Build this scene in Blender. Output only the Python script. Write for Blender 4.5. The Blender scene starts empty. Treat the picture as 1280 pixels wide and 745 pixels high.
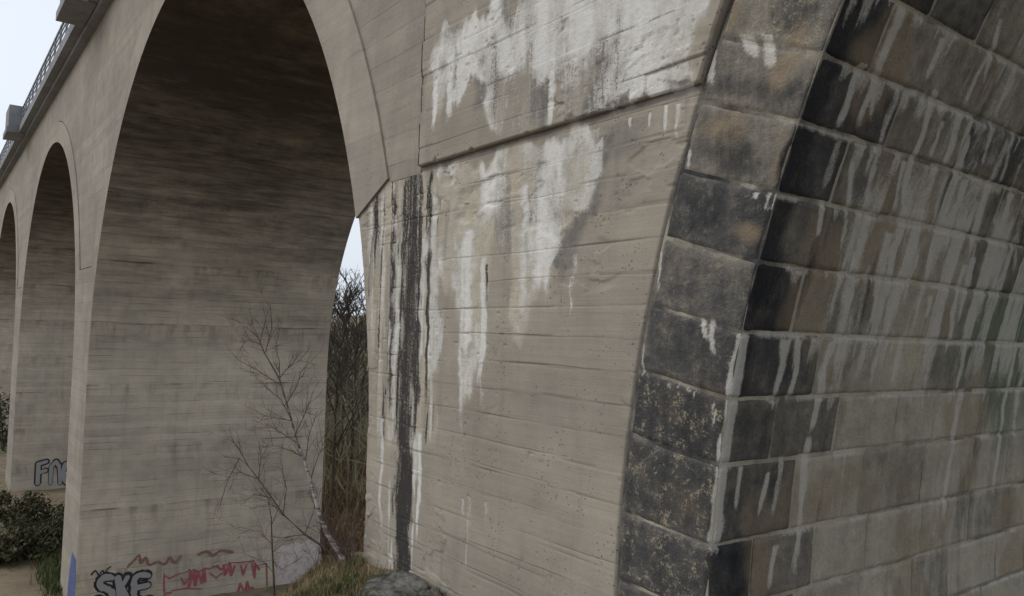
import bpy, math, random
import numpy as np
from mathutils import Vector, Matrix

# ------------------------------------------------------------------ camera, sky, sun, exposure
scene = bpy.context.scene
COL = scene.collection
# u runs along the viaduct face (away to the left), v into it, h is up; world X=-u, Y=v, Z=h; eye at the origin
FOC, CX, CY = 988.0, 640.0, 372.5
AZ, PITCH, ROLL = math.radians(36.6), math.radians(2.67), math.radians(1.77)
f0 = np.array([math.cos(AZ), math.sin(AZ), 0.0]); r0 = np.array([-math.sin(AZ), math.cos(AZ), 0.0])
cp, sp = math.cos(PITCH), math.sin(PITCH)
FWD = np.array([f0[0]*cp, f0[1]*cp, sp]); UP0 = np.array([-f0[0]*sp, -f0[1]*sp, cp])
CR = r0*math.cos(ROLL) + UP0*math.sin(ROLL); CU = UP0*math.cos(ROLL) - r0*math.sin(ROLL)
def W(p): return Vector((-p[0], p[1], p[2]))
cam_d = bpy.data.cameras.new('camera'); cam = bpy.data.objects.new('camera', cam_d); COL.objects.link(cam)
cam_d.sensor_width = 36.0; cam_d.lens = FOC/1280*36; cam_d.clip_start = 0.05; cam_d.clip_end = 3000
_r, _u, _f = W(CR), W(CU), W(FWD)
cam.matrix_world = Matrix(((_r.x, _u.x, -_f.x, 0), (_r.y, _u.y, -_f.y, 0), (_r.z, _u.z, -_f.z, 0), (0, 0, 0, 1)))
scene.camera = cam

world = bpy.data.worlds.new('World'); scene.world = world; world.use_nodes = True
SUN_EL, SUN_AZ = math.radians(42), math.radians(205)      # azimuth measured like the sky node: from +Y towards +X
wn, wl = world.node_tree.nodes, world.node_tree.links
wn.clear()
wo = wn.new('ShaderNodeOutputWorld'); bg = wn.new('ShaderNodeBackground'); sky = wn.new('ShaderNodeTexSky')
sky.sky_type = 'NISHITA'; sky.sun_disc = False; sky.sun_elevation = SUN_EL; sky.sun_rotation = SUN_AZ
sky.air_density = 1.0; sky.dust_density = 6.0; sky.ozone_density = 1.0
hs = wn.new('ShaderNodeHueSaturation'); hs.inputs['Saturation'].default_value = 0.34; hs.inputs['Value'].default_value = 1.0
wl.new(sky.outputs['Color'], hs.inputs['Color'])
ov = wn.new('ShaderNodeMix'); ov.data_type = 'RGBA'; ov.inputs[0].default_value = 0.72      # an even overcast veil over the clear sky
ov.inputs[7].default_value = (5.9, 6.4, 7.1, 1)
wl.new(hs.outputs['Color'], ov.inputs[6]); wl.new(ov.outputs[2], bg.inputs['Color'])
bg.inputs['Strength'].default_value = 0.14
wl.new(bg.outputs['Background'], wo.inputs['Surface'])
sun_d = bpy.data.lights.new('sun', 'SUN'); sun = bpy.data.objects.new('sun', sun_d); COL.objects.link(sun)
sun_d.energy = 0.5; sun_d.angle = math.radians(30); sun_d.color = (1.0, 0.95, 0.88)
sd = Vector((math.sin(SUN_AZ)*math.cos(SUN_EL), math.cos(SUN_AZ)*math.cos(SUN_EL), math.sin(SUN_EL)))
sun.rotation_euler = sd.to_track_quat('Z', 'Y').to_euler()
scene.view_settings.view_transform = 'Standard'; scene.view_settings.look = 'None'
scene.view_settings.gamma = 1.0; scene.view_settings.use_curve_mapping = False
scene.view_settings.exposure = 0.2
scene.render.engine = 'CYCLES'
scene.cycles.max_bounces = 6; scene.cycles.diffuse_bounces = 4

# ------------------------------------------------------------------ helpers
rng = random.Random(7)
def ray(x, y):
    return FWD + CR*((x-CX)/FOC) + CU*((CY-y)/FOC)
def on_face(x, y, v=4.0):                 # a point of the facade plane, as (u, h)
    d = ray(x, y); t = v/d[1]; return d[0]*t, d[2]*t
def at(x, y, z):                          # a point at forward distance z, as (u, v, h)
    return ray(x, y)*z
SR, SUC, SH0, SRE = 9.2, -5.94, -2.0, 9.985      # stone arch: intrados radius, centre u, centre h, extrados radius
def on_soffit(x, y):                      # a point of the stone soffit, as (v, arc)
    d = ray(x, y)
    a = d[0]**2+d[2]**2; b = -2*(d[0]*SUC+d[2]*SH0); c = SUC**2+SH0**2-SR**2
    t = (-b+math.sqrt(max(b*b-4*a*c, 0)))/(2*a)
    return d[1]*t, SR*math.atan2(d[2]*t-SH0, d[0]*t-SUC)
def on_ring(x, y):                        # a point of the stone ring face, as (r, arc at intrados)
    u, h = on_face(x, y); return math.hypot(u-SUC, h-SH0), SR*math.atan2(h-SH0, u-SUC)

def hsh(ix, iy, seed):
    n = (ix.astype(np.int64)*374761393 + iy.astype(np.int64)*668265263 + seed*1274126177) & 0xffffffff
    n = ((n ^ (n >> 13))*1274126177) & 0xffffffff
    n = (n ^ (n >> 16)) & 0xffffffff
    return n/4294967295.0
def vn(x, y, seed=0):
    x = np.asarray(x, float); y = np.asarray(y, float)
    ix, iy = np.floor(x), np.floor(y); fx, fy = x-ix, y-iy
    fx = fx*fx*(3-2*fx); fy = fy*fy*(3-2*fy)
    a, b, c, d = hsh(ix, iy, seed), hsh(ix+1, iy, seed), hsh(ix, iy+1, seed), hsh(ix+1, iy+1, seed)
    return (a*(1-fx)+b*fx)*(1-fy) + (c*(1-fx)+d*fx)*fy
def fbm(x, y, octv=4, seed=0):
    s = 0; amp = 0.5; tot = 0
    for i in range(octv):
        s = s + amp*vn(np.asarray(x)*2**i+13.7*i, np.asarray(y)*2**i+7.1*i, seed+i); tot += amp; amp *= 0.5
    return s/tot
def sst(a, b, x):
    t = np.clip((x-a)/(b-a), 0, 1); return t*t*(3-2*t)

def mesh_obj(name, verts, faces, mat, parent=None, smooth=False, attrs=None):
    me = bpy.data.meshes.new(name)
    me.from_pydata([tuple(v) for v in verts], [], [tuple(f) for f in faces]); me.update()
    if mat is not None: me.materials.append(mat)
    if smooth: me.polygons.foreach_set('use_smooth', [True]*len(me.polygons))
    for k, arr in (attrs or {}).items():
        a = me.color_attributes.new(k, 'FLOAT_COLOR', 'POINT')
        a.data.foreach_set('color', np.asarray(arr, dtype=np.float32).ravel())
    o = bpy.data.objects.new(name, me); COL.objects.link(o)
    if parent is not None: o.parent = parent
    return o
def empty(name, label, cat, group=None):
    o = bpy.data.objects.new(name, None); COL.objects.link(o)
    o['label'] = label; o['category'] = cat
    if group: o['group'] = group
    return o
def tag(o, label, cat, group=None):
    o['label'] = label; o['category'] = cat
    if group: o['group'] = group
    return o
class MB:
    """collects vertices (u,v,h) and faces; build() links one mesh"""
    def __init__(s): s.v = []; s.f = []; s.a = {}
    def add(s, vs, fs):
        n = len(s.v); s.v += [(-p[0], p[1], p[2]) for p in vs]; s.f += [[i+n for i in f] for f in fs]
    def box(s, u0, u1, v0, v1, h0, h1):
        s.add([(u, v, h) for h in (h0, h1) for v in (v0, v1) for u in (u0, u1)],
              [(0, 1, 3, 2), (4, 6, 7, 5), (0, 4, 5, 1), (2, 3, 7, 6), (0, 2, 6, 4), (1, 5, 7, 3)])
    def grid(s, P):                        # P: (ni, nj, 3) array of u,v,h
        ni, nj = P.shape[:2]; n = len(s.v)
        Q = P.reshape(-1, 3)*np.array([-1, 1, 1]); s.v += Q.tolist()
        i, j = np.meshgrid(np.arange(ni-1), np.arange(nj-1), indexing='ij')
        k = (i*nj+j).ravel()+n
        s.f += np.stack([k, k+1, k+nj+1, k+nj], 1).tolist()
    def tube(s, pts, rad, k=5):
        n = len(s.v); m = len(pts); P = [Vector((-p[0], p[1], p[2])) for p in pts]
        for i, p in enumerate(P):
            d = (P[min(i+1, m-1)]-P[max(i-1, 0)]).normalized()
            a = d.orthogonal().normalized(); b = d.cross(a)
            for q in range(k):
                t = 2*math.pi*q/k; s.v.append(tuple(p+(a*math.cos(t)+b*math.sin(t))*rad[i]))
        for i in range(m-1):
            for q in range(k):
                s.f.append([n+i*k+q, n+i*k+(q+1) % k, n+(i+1)*k+(q+1) % k, n+(i+1)*k+q])
    def build(s, name, mat, parent=None, smooth=False, attrs=None):
        return mesh_obj(name, s.v, s.f, mat, parent, smooth, attrs)

# ------------------------------------------------------------------ materials
class NT:
    def __init__(s, name):
        s.m = bpy.data.materials.new(name); s.m.use_nodes = True; s.t = s.m.node_tree; s.n = s.t.nodes
        s.n.clear(); s.out = s.n.new('ShaderNodeOutputMaterial'); s.b = s.n.new('ShaderNodeBsdfPrincipled')
        s.t.links.new(s.b.outputs[0], s.out.inputs['Surface']); s.b.inputs['Roughness'].default_value = 0.92
        s.b.inputs['Specular IOR Level'].default_value = 0.25
    def L(s, a, b): s.t.links.new(a, b)
    def pos(s): return s.n.new('ShaderNodeNewGeometry').outputs['Position']
    def mapv(s, vec, scale):
        n = s.n.new('ShaderNodeVectorMath'); n.operation = 'MULTIPLY'; s.L(vec, n.inputs[0]); n.inputs[1].default_value = scale
        return n.outputs[0]
    def noise(s, vec, scale=1.0, detail=4, rough=0.55):
        n = s.n.new('ShaderNodeTexNoise'); s.L(vec, n.inputs['Vector']); n.inputs['Scale'].default_value = scale
        n.inputs['Detail'].default_value = detail; n.inputs['Roughness'].default_value = rough
        return n.outputs['Fac']
    def math(s, op, a, b=0.0, c=None, clamp=False):
        n = s.n.new('ShaderNodeMath'); n.operation = op; n.use_clamp = clamp
        for i, x in enumerate((a, b) if c is None else (a, b, c)):
            if isinstance(x, (int, float)): n.inputs[i].default_value = x
            else: s.L(x, n.inputs[i])
        return n.outputs[0]
    def rng(s, x, a, b, c=0.0, d=1.0):
        n = s.n.new('ShaderNodeMapRange'); n.interpolation_type = 'SMOOTHSTEP'; s.L(x, n.inputs[0])
        for i, q in enumerate((a, b, c, d)): n.inputs[i+1].default_value = q
        return n.outputs[0]
    def mix(s, f, a, b, mode='MIX'):
        n = s.n.new('ShaderNodeMix'); n.data_type = 'RGBA'; n.blend_type = mode
        for i, x in ((0, f), (6, a), (7, b)):
            if isinstance(x, (int, float)): n.inputs[i].default_value = x
            elif isinstance(x, tuple): n.inputs[i].default_value = x if len(x) == 4 else (*x, 1)
            else: s.L(x, n.inputs[i])
        return n.outputs[2]
    def attr(s, name):
        n = s.n.new('ShaderNodeAttribute'); n.attribute_name = name
        p = s.n.new('ShaderNodeSeparateColor'); s.L(n.outputs['Color'], p.inputs[0]); return p.outputs
    def sep(s, v):
        n = s.n.new('ShaderNodeSeparateXYZ'); s.L(v, n.inputs[0]); return n.outputs
    def bump(s, h, strength=0.5, dist=0.02, prev=None):
        n = s.n.new('ShaderNodeBump'); n.inputs['Strength'].default_value = strength; n.inputs['Distance'].default_value = dist
        s.L(h, n.inputs['Height'])
        if prev is not None: s.L(prev, n.inputs['Normal'])
        return n.outputs[0]
    def done(s, col, nrm=None):
        if isinstance(col, tuple): s.b.inputs['Base Color'].default_value = (*col, 1)
        else: s.L(col, s.b.inputs['Base Color'])
        if nrm is not None: s.L(nrm, s.b.inputs['Normal'])
        return s.m

def concrete(name, base=(0.300, 0.270, 0.224), board=0.23, line=0.5, dirt_shade=0.0, grime=0.25, pour=0.0):
    t = NT(name); P = t.pos(); x, y, z = t.sep(P)
    big = t.noise(P, 0.35, 5, 0.6); mid = t.noise(P, 2.2, 5, 0.6); fine = t.noise(P, 38, 4, 0.7)
    strk = t.noise(t.mapv(P, (5.0, 5.0, 0.35)), 1.0, 4, 0.6)
    # boards: a random tone for each, and a thin uneven line between
    wob = t.math('MULTIPLY', t.math('SUBTRACT', t.noise(t.mapv(P, (0.6, 0.6, 2.0)), 1.0, 3), 0.5), 0.10)
    zb = t.math('DIVIDE', t.math('ADD', z, wob), board)
    idx = t.math('FLOOR', zb); fr = t.math('FRACT', zb)
    wn_ = t.n.new('ShaderNodeTexWhiteNoise'); wn_.noise_dimensions = '1D'; t.L(idx, wn_.inputs['W'])
    edge = t.math('MINIMUM', fr, t.math('SUBTRACT', 1.0, fr))
    ln = t.rng(edge, 0.0, 0.055, 1.0, 0.0)
    lnm = t.math('MULTIPLY', ln, t.rng(t.noise(t.mapv(P, (0.8, 0.8, 5.0)), 1.0, 3), 0.42, 0.62))
    thin = t.noise(t.mapv(P, (0.35, 0.35, 22.0)), 1.0, 3, 0.6)
    col = t.mix(t.rng(big, 0.3, 0.7), tuple(c*0.86 for c in base), tuple(c*1.10 for c in base))
    col = t.mix(0.55, col, t.mix(t.rng(mid, 0.25, 0.75), (0.78, 0.78, 0.79), (1.16, 1.14, 1.1)), 'MULTIPLY')
    col = t.mix(0.5, col, t.mix(wn_.outputs['Value'], (0.84, 0.84, 0.85), (1.12, 1.12, 1.1)), 'MULTIPLY')
    col = t.mix(0.45, col, t.mix(thin, (0.7, 0.7, 0.7), (1.25, 1.25, 1.25)), 'MULTIPLY')
    col = t.mix(0.5, col, t.mix(fine, (0.72, 0.72, 0.72), (1.25, 1.25, 1.25)), 'MULTIPLY')
    col = t.mix(t.math('MULTIPLY', t.rng(strk, 0.50, 0.72), grime), col, (0.10, 0.09, 0.08))
    col = t.mix(t.math('MULTIPLY', lnm, line), col, (0.07, 0.06, 0.05))
    if pour:                                                    # pour joints: darker, uneven, with a damp fringe below
        zp = t.math('FRACT', t.math('DIVIDE', t.math('ADD', z, t.math('MULTIPLY', wob, 0.8)), pour))
        pj = t.math('MULTIPLY', t.rng(zp, 0.965, 0.99), t.rng(t.noise(t.mapv(P, (0.45, 0.45, 1.1)), 1.0, 4), 0.47, 0.62))
        fr2 = t.math('MULTIPLY', t.rng(zp, 0.55, 1.0), t.rng(t.noise(t.mapv(P, (2.2, 2.2, 0.5)), 1.0, 5, 0.7), 0.48, 0.66))
        col = t.mix(t.math('MULTIPLY', fr2, 0.42), col, (0.11, 0.085, 0.06)); col = t.mix(t.math('MULTIPLY', pj, 0.7), col, (0.045, 0.037, 0.03))
    if dirt_shade:  # dirt and the vault's own shade, painted darker with height
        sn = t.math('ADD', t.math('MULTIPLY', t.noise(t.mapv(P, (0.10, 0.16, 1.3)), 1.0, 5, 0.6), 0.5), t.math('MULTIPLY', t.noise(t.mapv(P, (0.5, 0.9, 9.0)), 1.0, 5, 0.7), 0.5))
        sm = t.math('MULTIPLY', t.rng(t.math('ADD', sn, t.math('MULTIPLY', z, 0.066)), 0.40, 1.02), dirt_shade)
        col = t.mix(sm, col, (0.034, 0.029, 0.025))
    grain = t.noise(t.mapv(P, (2.5, 2.5, 150.0)), 1.0, 3, 0.7)
    col = t.mix(0.35, col, t.mix(grain, (0.62, 0.62, 0.62), (1.35, 1.35, 1.35)), 'MULTIPLY')
    vo = t.n.new('ShaderNodeTexVoronoi'); vo.feature = 'F1'; t.L(P, vo.inputs['Vector']); vo.inputs['Scale'].default_value = 26.0
    pit = t.math('MULTIPLY', t.rng(vo.outputs['Distance'], 0.10, 0.22, 1.0, 0.0), t.rng(t.noise(P, 3.0, 3), 0.46, 0.62))
    col = t.mix(t.math('MULTIPLY', pit, 0.75), col, (0.06, 0.052, 0.044))
    st = t.attr('st'); st2 = t.attr('st2')
    crust = t.noise(P, 11, 6, 0.72)
    br = t.noise(t.mapv(P, (14, 14, 4.5)), 1.0, 5, 0.7); sp_ = t.noise(P, 60, 3, 0.7)
    fs = t.noise(t.mapv(P, (34, 34, 1.8)), 1.0, 4, 0.65)
    def brk(a, k=0.5, k2=0.35, ks=0.7, lo=0.12, hi=0.95):
        q = t.math('ADD', a, t.math('MULTIPLY', t.math('SUBTRACT', br, 0.5), k))
        q = t.math('ADD', q, t.math('MULTIPLY', t.math('SUBTRACT', sp_, 0.5), k2))
        q = t.math('ADD', q, t.math('MULTIPLY', t.math('SUBTRACT', fs, 0.5), ks))
        return t.rng(t.math('MULTIPLY', q, t.rng(a, 0.0, 0.25)), lo, hi)
    col = t.mix(t.math('MULTIPLY', st[2], t.rng(crust, 0.3, 0.6, 0.55, 0.95)), col, (0.44, 0.392, 0.30))           # warm cream deposit
    col = t.mix(t.math('MULTIPLY', st2[1], t.rng(crust, 0.3, 0.62, 0.55, 0.95)), col, (0.125, 0.118, 0.112))        # grey damp, plus the painted ledge shadow
    col = t.mix(t.math('MULTIPLY', brk(st[1], 0.8, 1.7, 1.2, 0.22, 0.50), 0.95), col, t.mix(crust, (0.008, 0.007, 0.008), (0.040, 0.035, 0.034)))  # black crust
    col = t.mix(t.math('MULTIPLY', brk(st[0], 1.2, 1.5, 0.7, 0.32, 0.58), 0.86), col, t.mix(t.rng(t.math('ADD', st[0], t.math('SUBTRACT', crust, 0.5)), 0.25, 1.1), (0.33, 0.315, 0.285), (0.66, 0.645, 0.61)))       # white lime
    hgt = t.math('ADD', t.math('MULTIPLY', fine, 0.25), t.math('ADD', t.math('MULTIPLY', mid, 0.5), t.math('MULTIPLY', lnm, -0.5)))
    hgt = t.math('ADD', hgt, t.math('MULTIPLY', wn_.outputs['Value'], 0.25))
    hgt = t.math('ADD', hgt, t.math('MULTIPLY', thin, 0.35)); hgt = t.math('ADD', hgt, t.math('MULTIPLY', grain, 0.35)); hgt = t.math('SUBTRACT', hgt, t.math('MULTIPLY', pit, 1.2))
    hgt = t.math('ADD', hgt, t.math('MULTIPLY', t.math('MULTIPLY', crust, 2.2), t.math('MAXIMUM', st[0], t.math('MAXIMUM', st[1], st[2]))))
    return t.done(col, t.bump(hgt, 0.6, 0.012))
M_con = concrete('board_marked_concrete', line=0.15)
M_far = concrete('far_concrete', base=(0.262, 0.238, 0.200), board=0.30, line=0.35, dirt_shade=0.0, grime=0.2)
M_vault = concrete('dirt_shade_vault_concrete', base=(0.50, 0.447, 0.368), board=0.20, line=0.75, dirt_shade=0.92, grime=0.15, pour=1.85)
M_ring = concrete('smooth_ring_concrete', base=(0.275, 0.246, 0.207), board=1.1, line=0.25, grime=0.12)
M_cornice = concrete('cornice_concrete', base=(0.22, 0.225, 0.24), board=3.0, line=0.0, grime=0.4)

def stone_mat():
    t = NT('weathered_ashlar'); P = t.pos()
    st = t.attr('st'); st2 = t.attr('st2')
    big = t.noise(P, 1.4, 5, 0.6); mid = t.noise(P, 7, 5, 0.65); fine = t.noise(P, 60, 4, 0.7)
    strk = t.noise(t.mapv(P, (9, 9, 0.9)), 1.0, 4, 0.62)
    tone = t.math('ADD', st2[0], t.math('MULTIPLY', t.math('SUBTRACT', big, 0.5), 0.55))
    tone = t.math('ADD', tone, t.math('MULTIPLY', t.math('SUBTRACT', mid, 0.5), 0.50))
    tone = t.math('ADD', tone, t.math('MULTIPLY', t.math('SUBTRACT', strk, 0.5), 0.35))
    tone = t.math('ADD', tone, t.math('MULTIPLY', t.math('SUBTRACT', t.noise(P, 19, 6, 0.8), 0.5), 0.42), clamp=True)
    rp = t.n.new('ShaderNodeValToRGB'); e = rp.color_ramp.elements
    e[0].position = 0.0; e[0].color = (0.022, 0.023, 0.026, 1); e[1].position = 1.0; e[1].color = (0.46, 0.42, 0.335, 1)
    for p, c in ((0.25, (0.068, 0.066, 0.064, 1)), (0.5, (0.18, 0.164, 0.137, 1)), (0.75, (0.335, 0.305, 0.245, 1))):
        q = e.new(p); q.color = c
    t.L(tone, rp.inputs[0]); col = rp.outputs[0]
    col = t.mix(t.math('MULTIPLY', t.rng(t.noise(P, 2.6, 6, 0.7), 0.52, 0.78), 0.28), col, (0.20, 0.145, 0.09))
    br = t.noise(t.mapv(P, (16, 16, 5)), 1.0, 5, 0.7); sp_ = t.noise(P, 70, 3, 0.75)
    fs = t.noise(t.mapv(P, (30, 30, 2.0)), 1.0, 4, 0.65)
    def brk(a, k=0.5, k2=0.4, lo=0.15, hi=0.95):
        q = t.math('ADD', a, t.math('MULTIPLY', t.math('SUBTRACT', br, 0.5), k))
        q = t.math('ADD', q, t.math('MULTIPLY', t.math('SUBTRACT', sp_, 0.5), k2))
        q = t.math('ADD', q, t.math('MULTIPLY', t.math('SUBTRACT', fs, 0.5), 0.5))
        return t.rng(t.math('MULTIPLY', q, t.rng(a, 0.0, 0.25)), lo, hi)
    col = t.mix(t.math('MULTIPLY', st[2], 0.6), col, (0.27, 0.205, 0.13))
    col = t.mix(t.math('MULTIPLY', st2[1], 0.70), col, (0.07, 0.125, 0.08))
    col = t.mix(t.math('MULTIPLY', brk(st[1]), 0.92), col, (0.017, 0.018, 0.022))
    lich = t.math('MULTIPLY', t.rng(t.math('ADD', t.math('ADD', t.math('MULTIPLY', sp_, 0.55), t.math('MULTIPLY', t.noise(P, 22, 4, 0.7), 0.45)), t.math('MULTIPLY', mid, 0.5)), 0.78, 0.90), st2[2])
    col = t.mix(lich, col, (0.36, 0.31, 0.21))
    col = t.mix(0.5, col, t.mix(fine, (0.6, 0.6, 0.6), (1.4, 1.4, 1.4)), 'MULTIPLY')
    col = t.mix(t.math('MULTIPLY', brk(st[0], 0.9, 0.8, 0.20, 0.80), 0.80), col, (0.55, 0.53, 0.48))
    tool = t.noise(P, 24, 6, 0.75)
    hgt = t.math('ADD', t.math('MULTIPLY', fine, 0.5), t.math('ADD', t.math('MULTIPLY', mid, 0.8), t.math('MULTIPLY', tool, 0.9)))
    t.b.inputs['Roughness'].default_value = 0.85
    return t.done(col, t.bump(hgt, 0.85, 0.018))
M_stone = stone_mat()
def simple(name, c1, c2, scale=6.0, rough=0.9, bump=0.3, dist=0.02, stretch=(1, 1, 1)):
    t = NT(name); P = t.mapv(t.pos(), stretch)
    n = t.noise(P, scale, 5, 0.65); n2 = t.noise(P, scale*9, 3, 0.7)
    col = t.mix(t.rng(n, 0.3, 0.7), c1, c2)
    col = t.mix(0.5, col, t.mix(n2, (0.65, 0.65, 0.65), (1.35, 1.35, 1.35)), 'MULTIPLY')
    t.b.inputs['Roughness'].default_value = rough
    return t.done(col, t.bump(t.math('ADD', n, t.math('MULTIPLY', n2, 0.4)), bump, dist))
M_mortar = simple('buff_mortar', (0.12, 0.105, 0.085), (0.36, 0.325, 0.26), 3)
M_rail = simple('grey_painted_steel', (0.16, 0.17, 0.19), (0.24, 0.25, 0.27), 8, 0.6, 0.1)
M_rock = simple('grey_rock', (0.075, 0.072, 0.065), (0.22, 0.21, 0.195), 3.5, 0.9, 1.0, 0.05)
M_pebble = simple('pale_stone', (0.40, 0.39, 0.37), (0.62, 0.61, 0.58), 12, 0.9, 0.4, 0.01)
M_twig = simple('dark_twig_bark', (0.072, 0.052, 0.042), (0.13, 0.098, 0.08), 20, 0.9, 0.2, 0.005)
M_btree = simple('grey_brown_bark', (0.055, 0.048, 0.036), (0.115, 0.10, 0.075), 5, 0.9, 0.3, 0.02)
M_thick = simple('bare_thicket', (0.20, 0.185, 0.12), (0.34, 0.31, 0.205), 0.6, 0.95, 0.0)
M_scrub = simple('dead_scrub', (0.17, 0.115, 0.062), (0.29, 0.20, 0.115), 1.2, 0.95, 0.0)
M_leaf = simple('dark_evergreen_leaf', (0.028, 0.034, 0.016), (0.085, 0.078, 0.040), 1.6, 0.8, 0.0)
M_grassg = simple('green_grass_blade', (0.052, 0.072, 0.026), (0.105, 0.118, 0.048), 3, 0.8, 0.0)
M_grassd = simple('straw_grass_blade', (0.16, 0.115, 0.06), (0.28, 0.21, 0.12), 3, 0.85, 0.0)
def rock_mat():
    t = NT('mossy_rock'); P = t.pos(); n = t.noise(P, 5, 6, 0.7); n2 = t.noise(P, 26, 5, 0.75); n3 = t.noise(P, 3.2, 5, 0.65)
    col = t.mix(t.rng(n, 0.32, 0.66), (0.055, 0.052, 0.047), (0.25, 0.24, 0.22))
    col = t.mix(t.rng(n3, 0.50, 0.60), col, (0.052, 0.060, 0.026))
    col = t.mix(0.7, col, t.mix(n2, (0.45, 0.45, 0.45), (1.55, 1.55, 1.55)), 'MULTIPLY')
    return t.done(col, t.bump(t.math('ADD', n, t.math('MULTIPLY', n2, 0.7)), 1.0, 0.06))
M_rock = rock_mat()
def birch_mat():
    t = NT('birch_bark'); P = t.pos()
    n = t.noise(t.mapv(P, (4, 4, 30)), 1.0, 4, 0.7)
    col = t.mix(t.math('ADD', t.rng(n, 0.40, 0.60), t.math('MULTIPLY', t.rng(t.sep(P)[2], -1.6, -0.6), 0.7), clamp=True), (0.42, 0.38, 0.35), (0.10, 0.085, 0.078))
    return t.done(col, t.bump(n, 0.3, 0.005))
M_birch = birch_mat()
def paint(name, c, rough=0.6, wear=0.35):
    t = NT(name); P = t.pos(); n = t.noise(P, 5, 5, 0.75)
    col = t.mix(t.math('MULTIPLY', t.rng(n, 0.45, 0.7), wear), c, (0.27, 0.235, 0.19))
    t.b.inputs['Roughness'].default_value = rough
    return t.done(col)
def ground_mat():
    t = NT('ground_earth'); P = t.pos(); x, y, z = t.sep(P)
    a = t.noise(P, 0.35, 5, 0.6); b = t.noise(P, 2.5, 5, 0.65); c = t.noise(P, 22, 4, 0.7)
    col = t.mix(t.rng(a, 0.35, 0.65), (0.15, 0.115, 0.075), (0.25, 0.197, 0.133))
    # pale worn sand of the valley floor in front of the far arches
    sand = t.math('MULTIPLY', t.rng(x, -20.0, -24.0), t.rng(y, 3.6, 1.0))
    sand = t.math('MULTIPLY', sand, t.rng(b, 0.25, 0.5))
    col = t.mix(sand, col, (0.34, 0.26, 0.18))
    g = t.rng(t.math('ADD', t.math('MULTIPLY', a, 0.5), t.math('MULTIPLY', b, 0.5)), 0.50, 0.60)
    col = t.mix(t.math('MULTIPLY', g, 0.6), col, (0.060, 0.078, 0.030))
    col = t.mix(t.rng(y, 12.0, 24.0), col, (0.17, 0.142, 0.090))
    col = t.mix(0.6, col, t.mix(c, (0.55, 0.55, 0.55), (1.45, 1.45, 1.45)), 'MULTIPLY')
    return t.done(col, t.bump(t.math('ADD', b, c), 0.8, 0.06))
M_ground = ground_mat()

# ------------------------------------------------------------------ ground
def ground_h(u, v):
    u = np.asarray(u, float); v = np.asarray(v, float)
    e = np.maximum((u-6.94)*0.6-(np.clip(v, -9, 30)-3.02)*0.8, (u-8.3)*0.62)
    drop = np.where(e > 10, e, np.log1p(np.exp(np.clip((e-0.1)*5, -40, 48)))/5)
    g = -2.42 - 0.95*drop
    g = g - 0.35*sst(5.4, 3.6, u)*sst(2.0, 3.6, v)                 # lower under the stone arch
    g = g + 0.80*np.exp(-(u*u+v*v)/(2*1.3**2))                     # the rise one stands on
    g = np.maximum(g, -8.7 + 0.0*u)
    hill = -8.7 + 0.20*np.maximum(v-13, 0)
    g = np.maximum(g, np.minimum(hill, 3.0))
    r = np.hypot(u, v)
    g = g + (fbm(u*0.5, v*0.5, 4, 3)-0.5)*0.30*sst(2, 12, r) + (fbm(u*2.2, v*2.2, 3, 9)-0.5)*0.10
    return g
def axis(lo, hi, near, n):
    t = np.linspace(-1, 1, n); s = np.sinh(t*5.2)/np.sinh(5.2)
    return near + np.where(s > 0, s*(hi-near), -s*(lo-near))
gu = axis(-400, 500, 9, 300); gv = axis(-400, 500, 3.5, 280)
U, V = np.meshgrid(gu, gv, indexing='ij'); H = ground_h(U, V)
m = MB(); m.grid(np.stack([U, V, H], -1)); g_o = m.build('ground', M_ground, None, True)
g_o['kind'] = 'structure'

# ------------------------------------------------------------------ concrete viaduct
via = empty('concrete_viaduct', 'long grey concrete railway viaduct with tall round arches and board-marked piers', 'viaduct')
A, B, H0, AE, BE = 9.14, 8.8, -1.4, 9.97, 9.63
VB = 11.5                                    # back of the viaduct
CEN = [17.14, 38.34, 59.54, 80.74]
PIERS = [(26.28, 29.20), (47.48, 50.40), (68.68, 71.60), (89.88, 92.8)]
SPR, LEDGE, CORN = 1.30, 1.68, 9.5
def intr(h, uc, side):                       # u of the intrados at height h
    s = np.sqrt(np.clip(1-((np.maximum(h, H0)-H0)/B)**2, 0, 1)); return uc + side*A*s
def extr_u(h): return SUC + np.sqrt(np.maximum(10.0**2-(h-SH0)**2, 0))

# stain painting on the facade plane --------------------------------------------------
def streak(U, H, x0, y0, x1, y1, wpx, seed, taper=0.35, v=4.0):
    u0, h0 = on_face(x0, y0, v); u1, h1 = on_face(x1, y1, v)
    z = np.dot(np.array([u0, v, h0]), FWD); w = wpx/FOC*z*0.62
    t = np.clip((h0-H)/(h0-h1), -0.3, 1.3)
    cu = u0+(u1-u0)*t + (vn(H*5, H*0+seed, seed)-0.5)*w*0.9 + (vn(H*21, H*0+seed, seed+5)-0.5)*w*0.35
    ww = w*(1-taper*np.clip(t, 0, 1))*(0.75+0.5*vn(H*8, H*0, seed+2))
    return sst(1.5, 0.25, np.abs(U-cu)/ww)*sst(-0.03, 0.03, t)*sst(1.05, 0.72, t)
def blob(U, H, x, y, wpx, hpx, seed, v=4.0):
    u0, h0 = on_face(x, y, v); z = np.dot(np.array([u0, v, h0]), FWD)
    du = (U-u0)/(wpx/FOC*z*0.75); dh = (H-h0)/(hpx/FOC*z*0.55)
    d = np.sqrt(du**2+dh**2) + (fbm(U*5, H*5, 4, seed)-0.5)*1.1
    return sst(1.15, 0.55, d)
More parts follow.
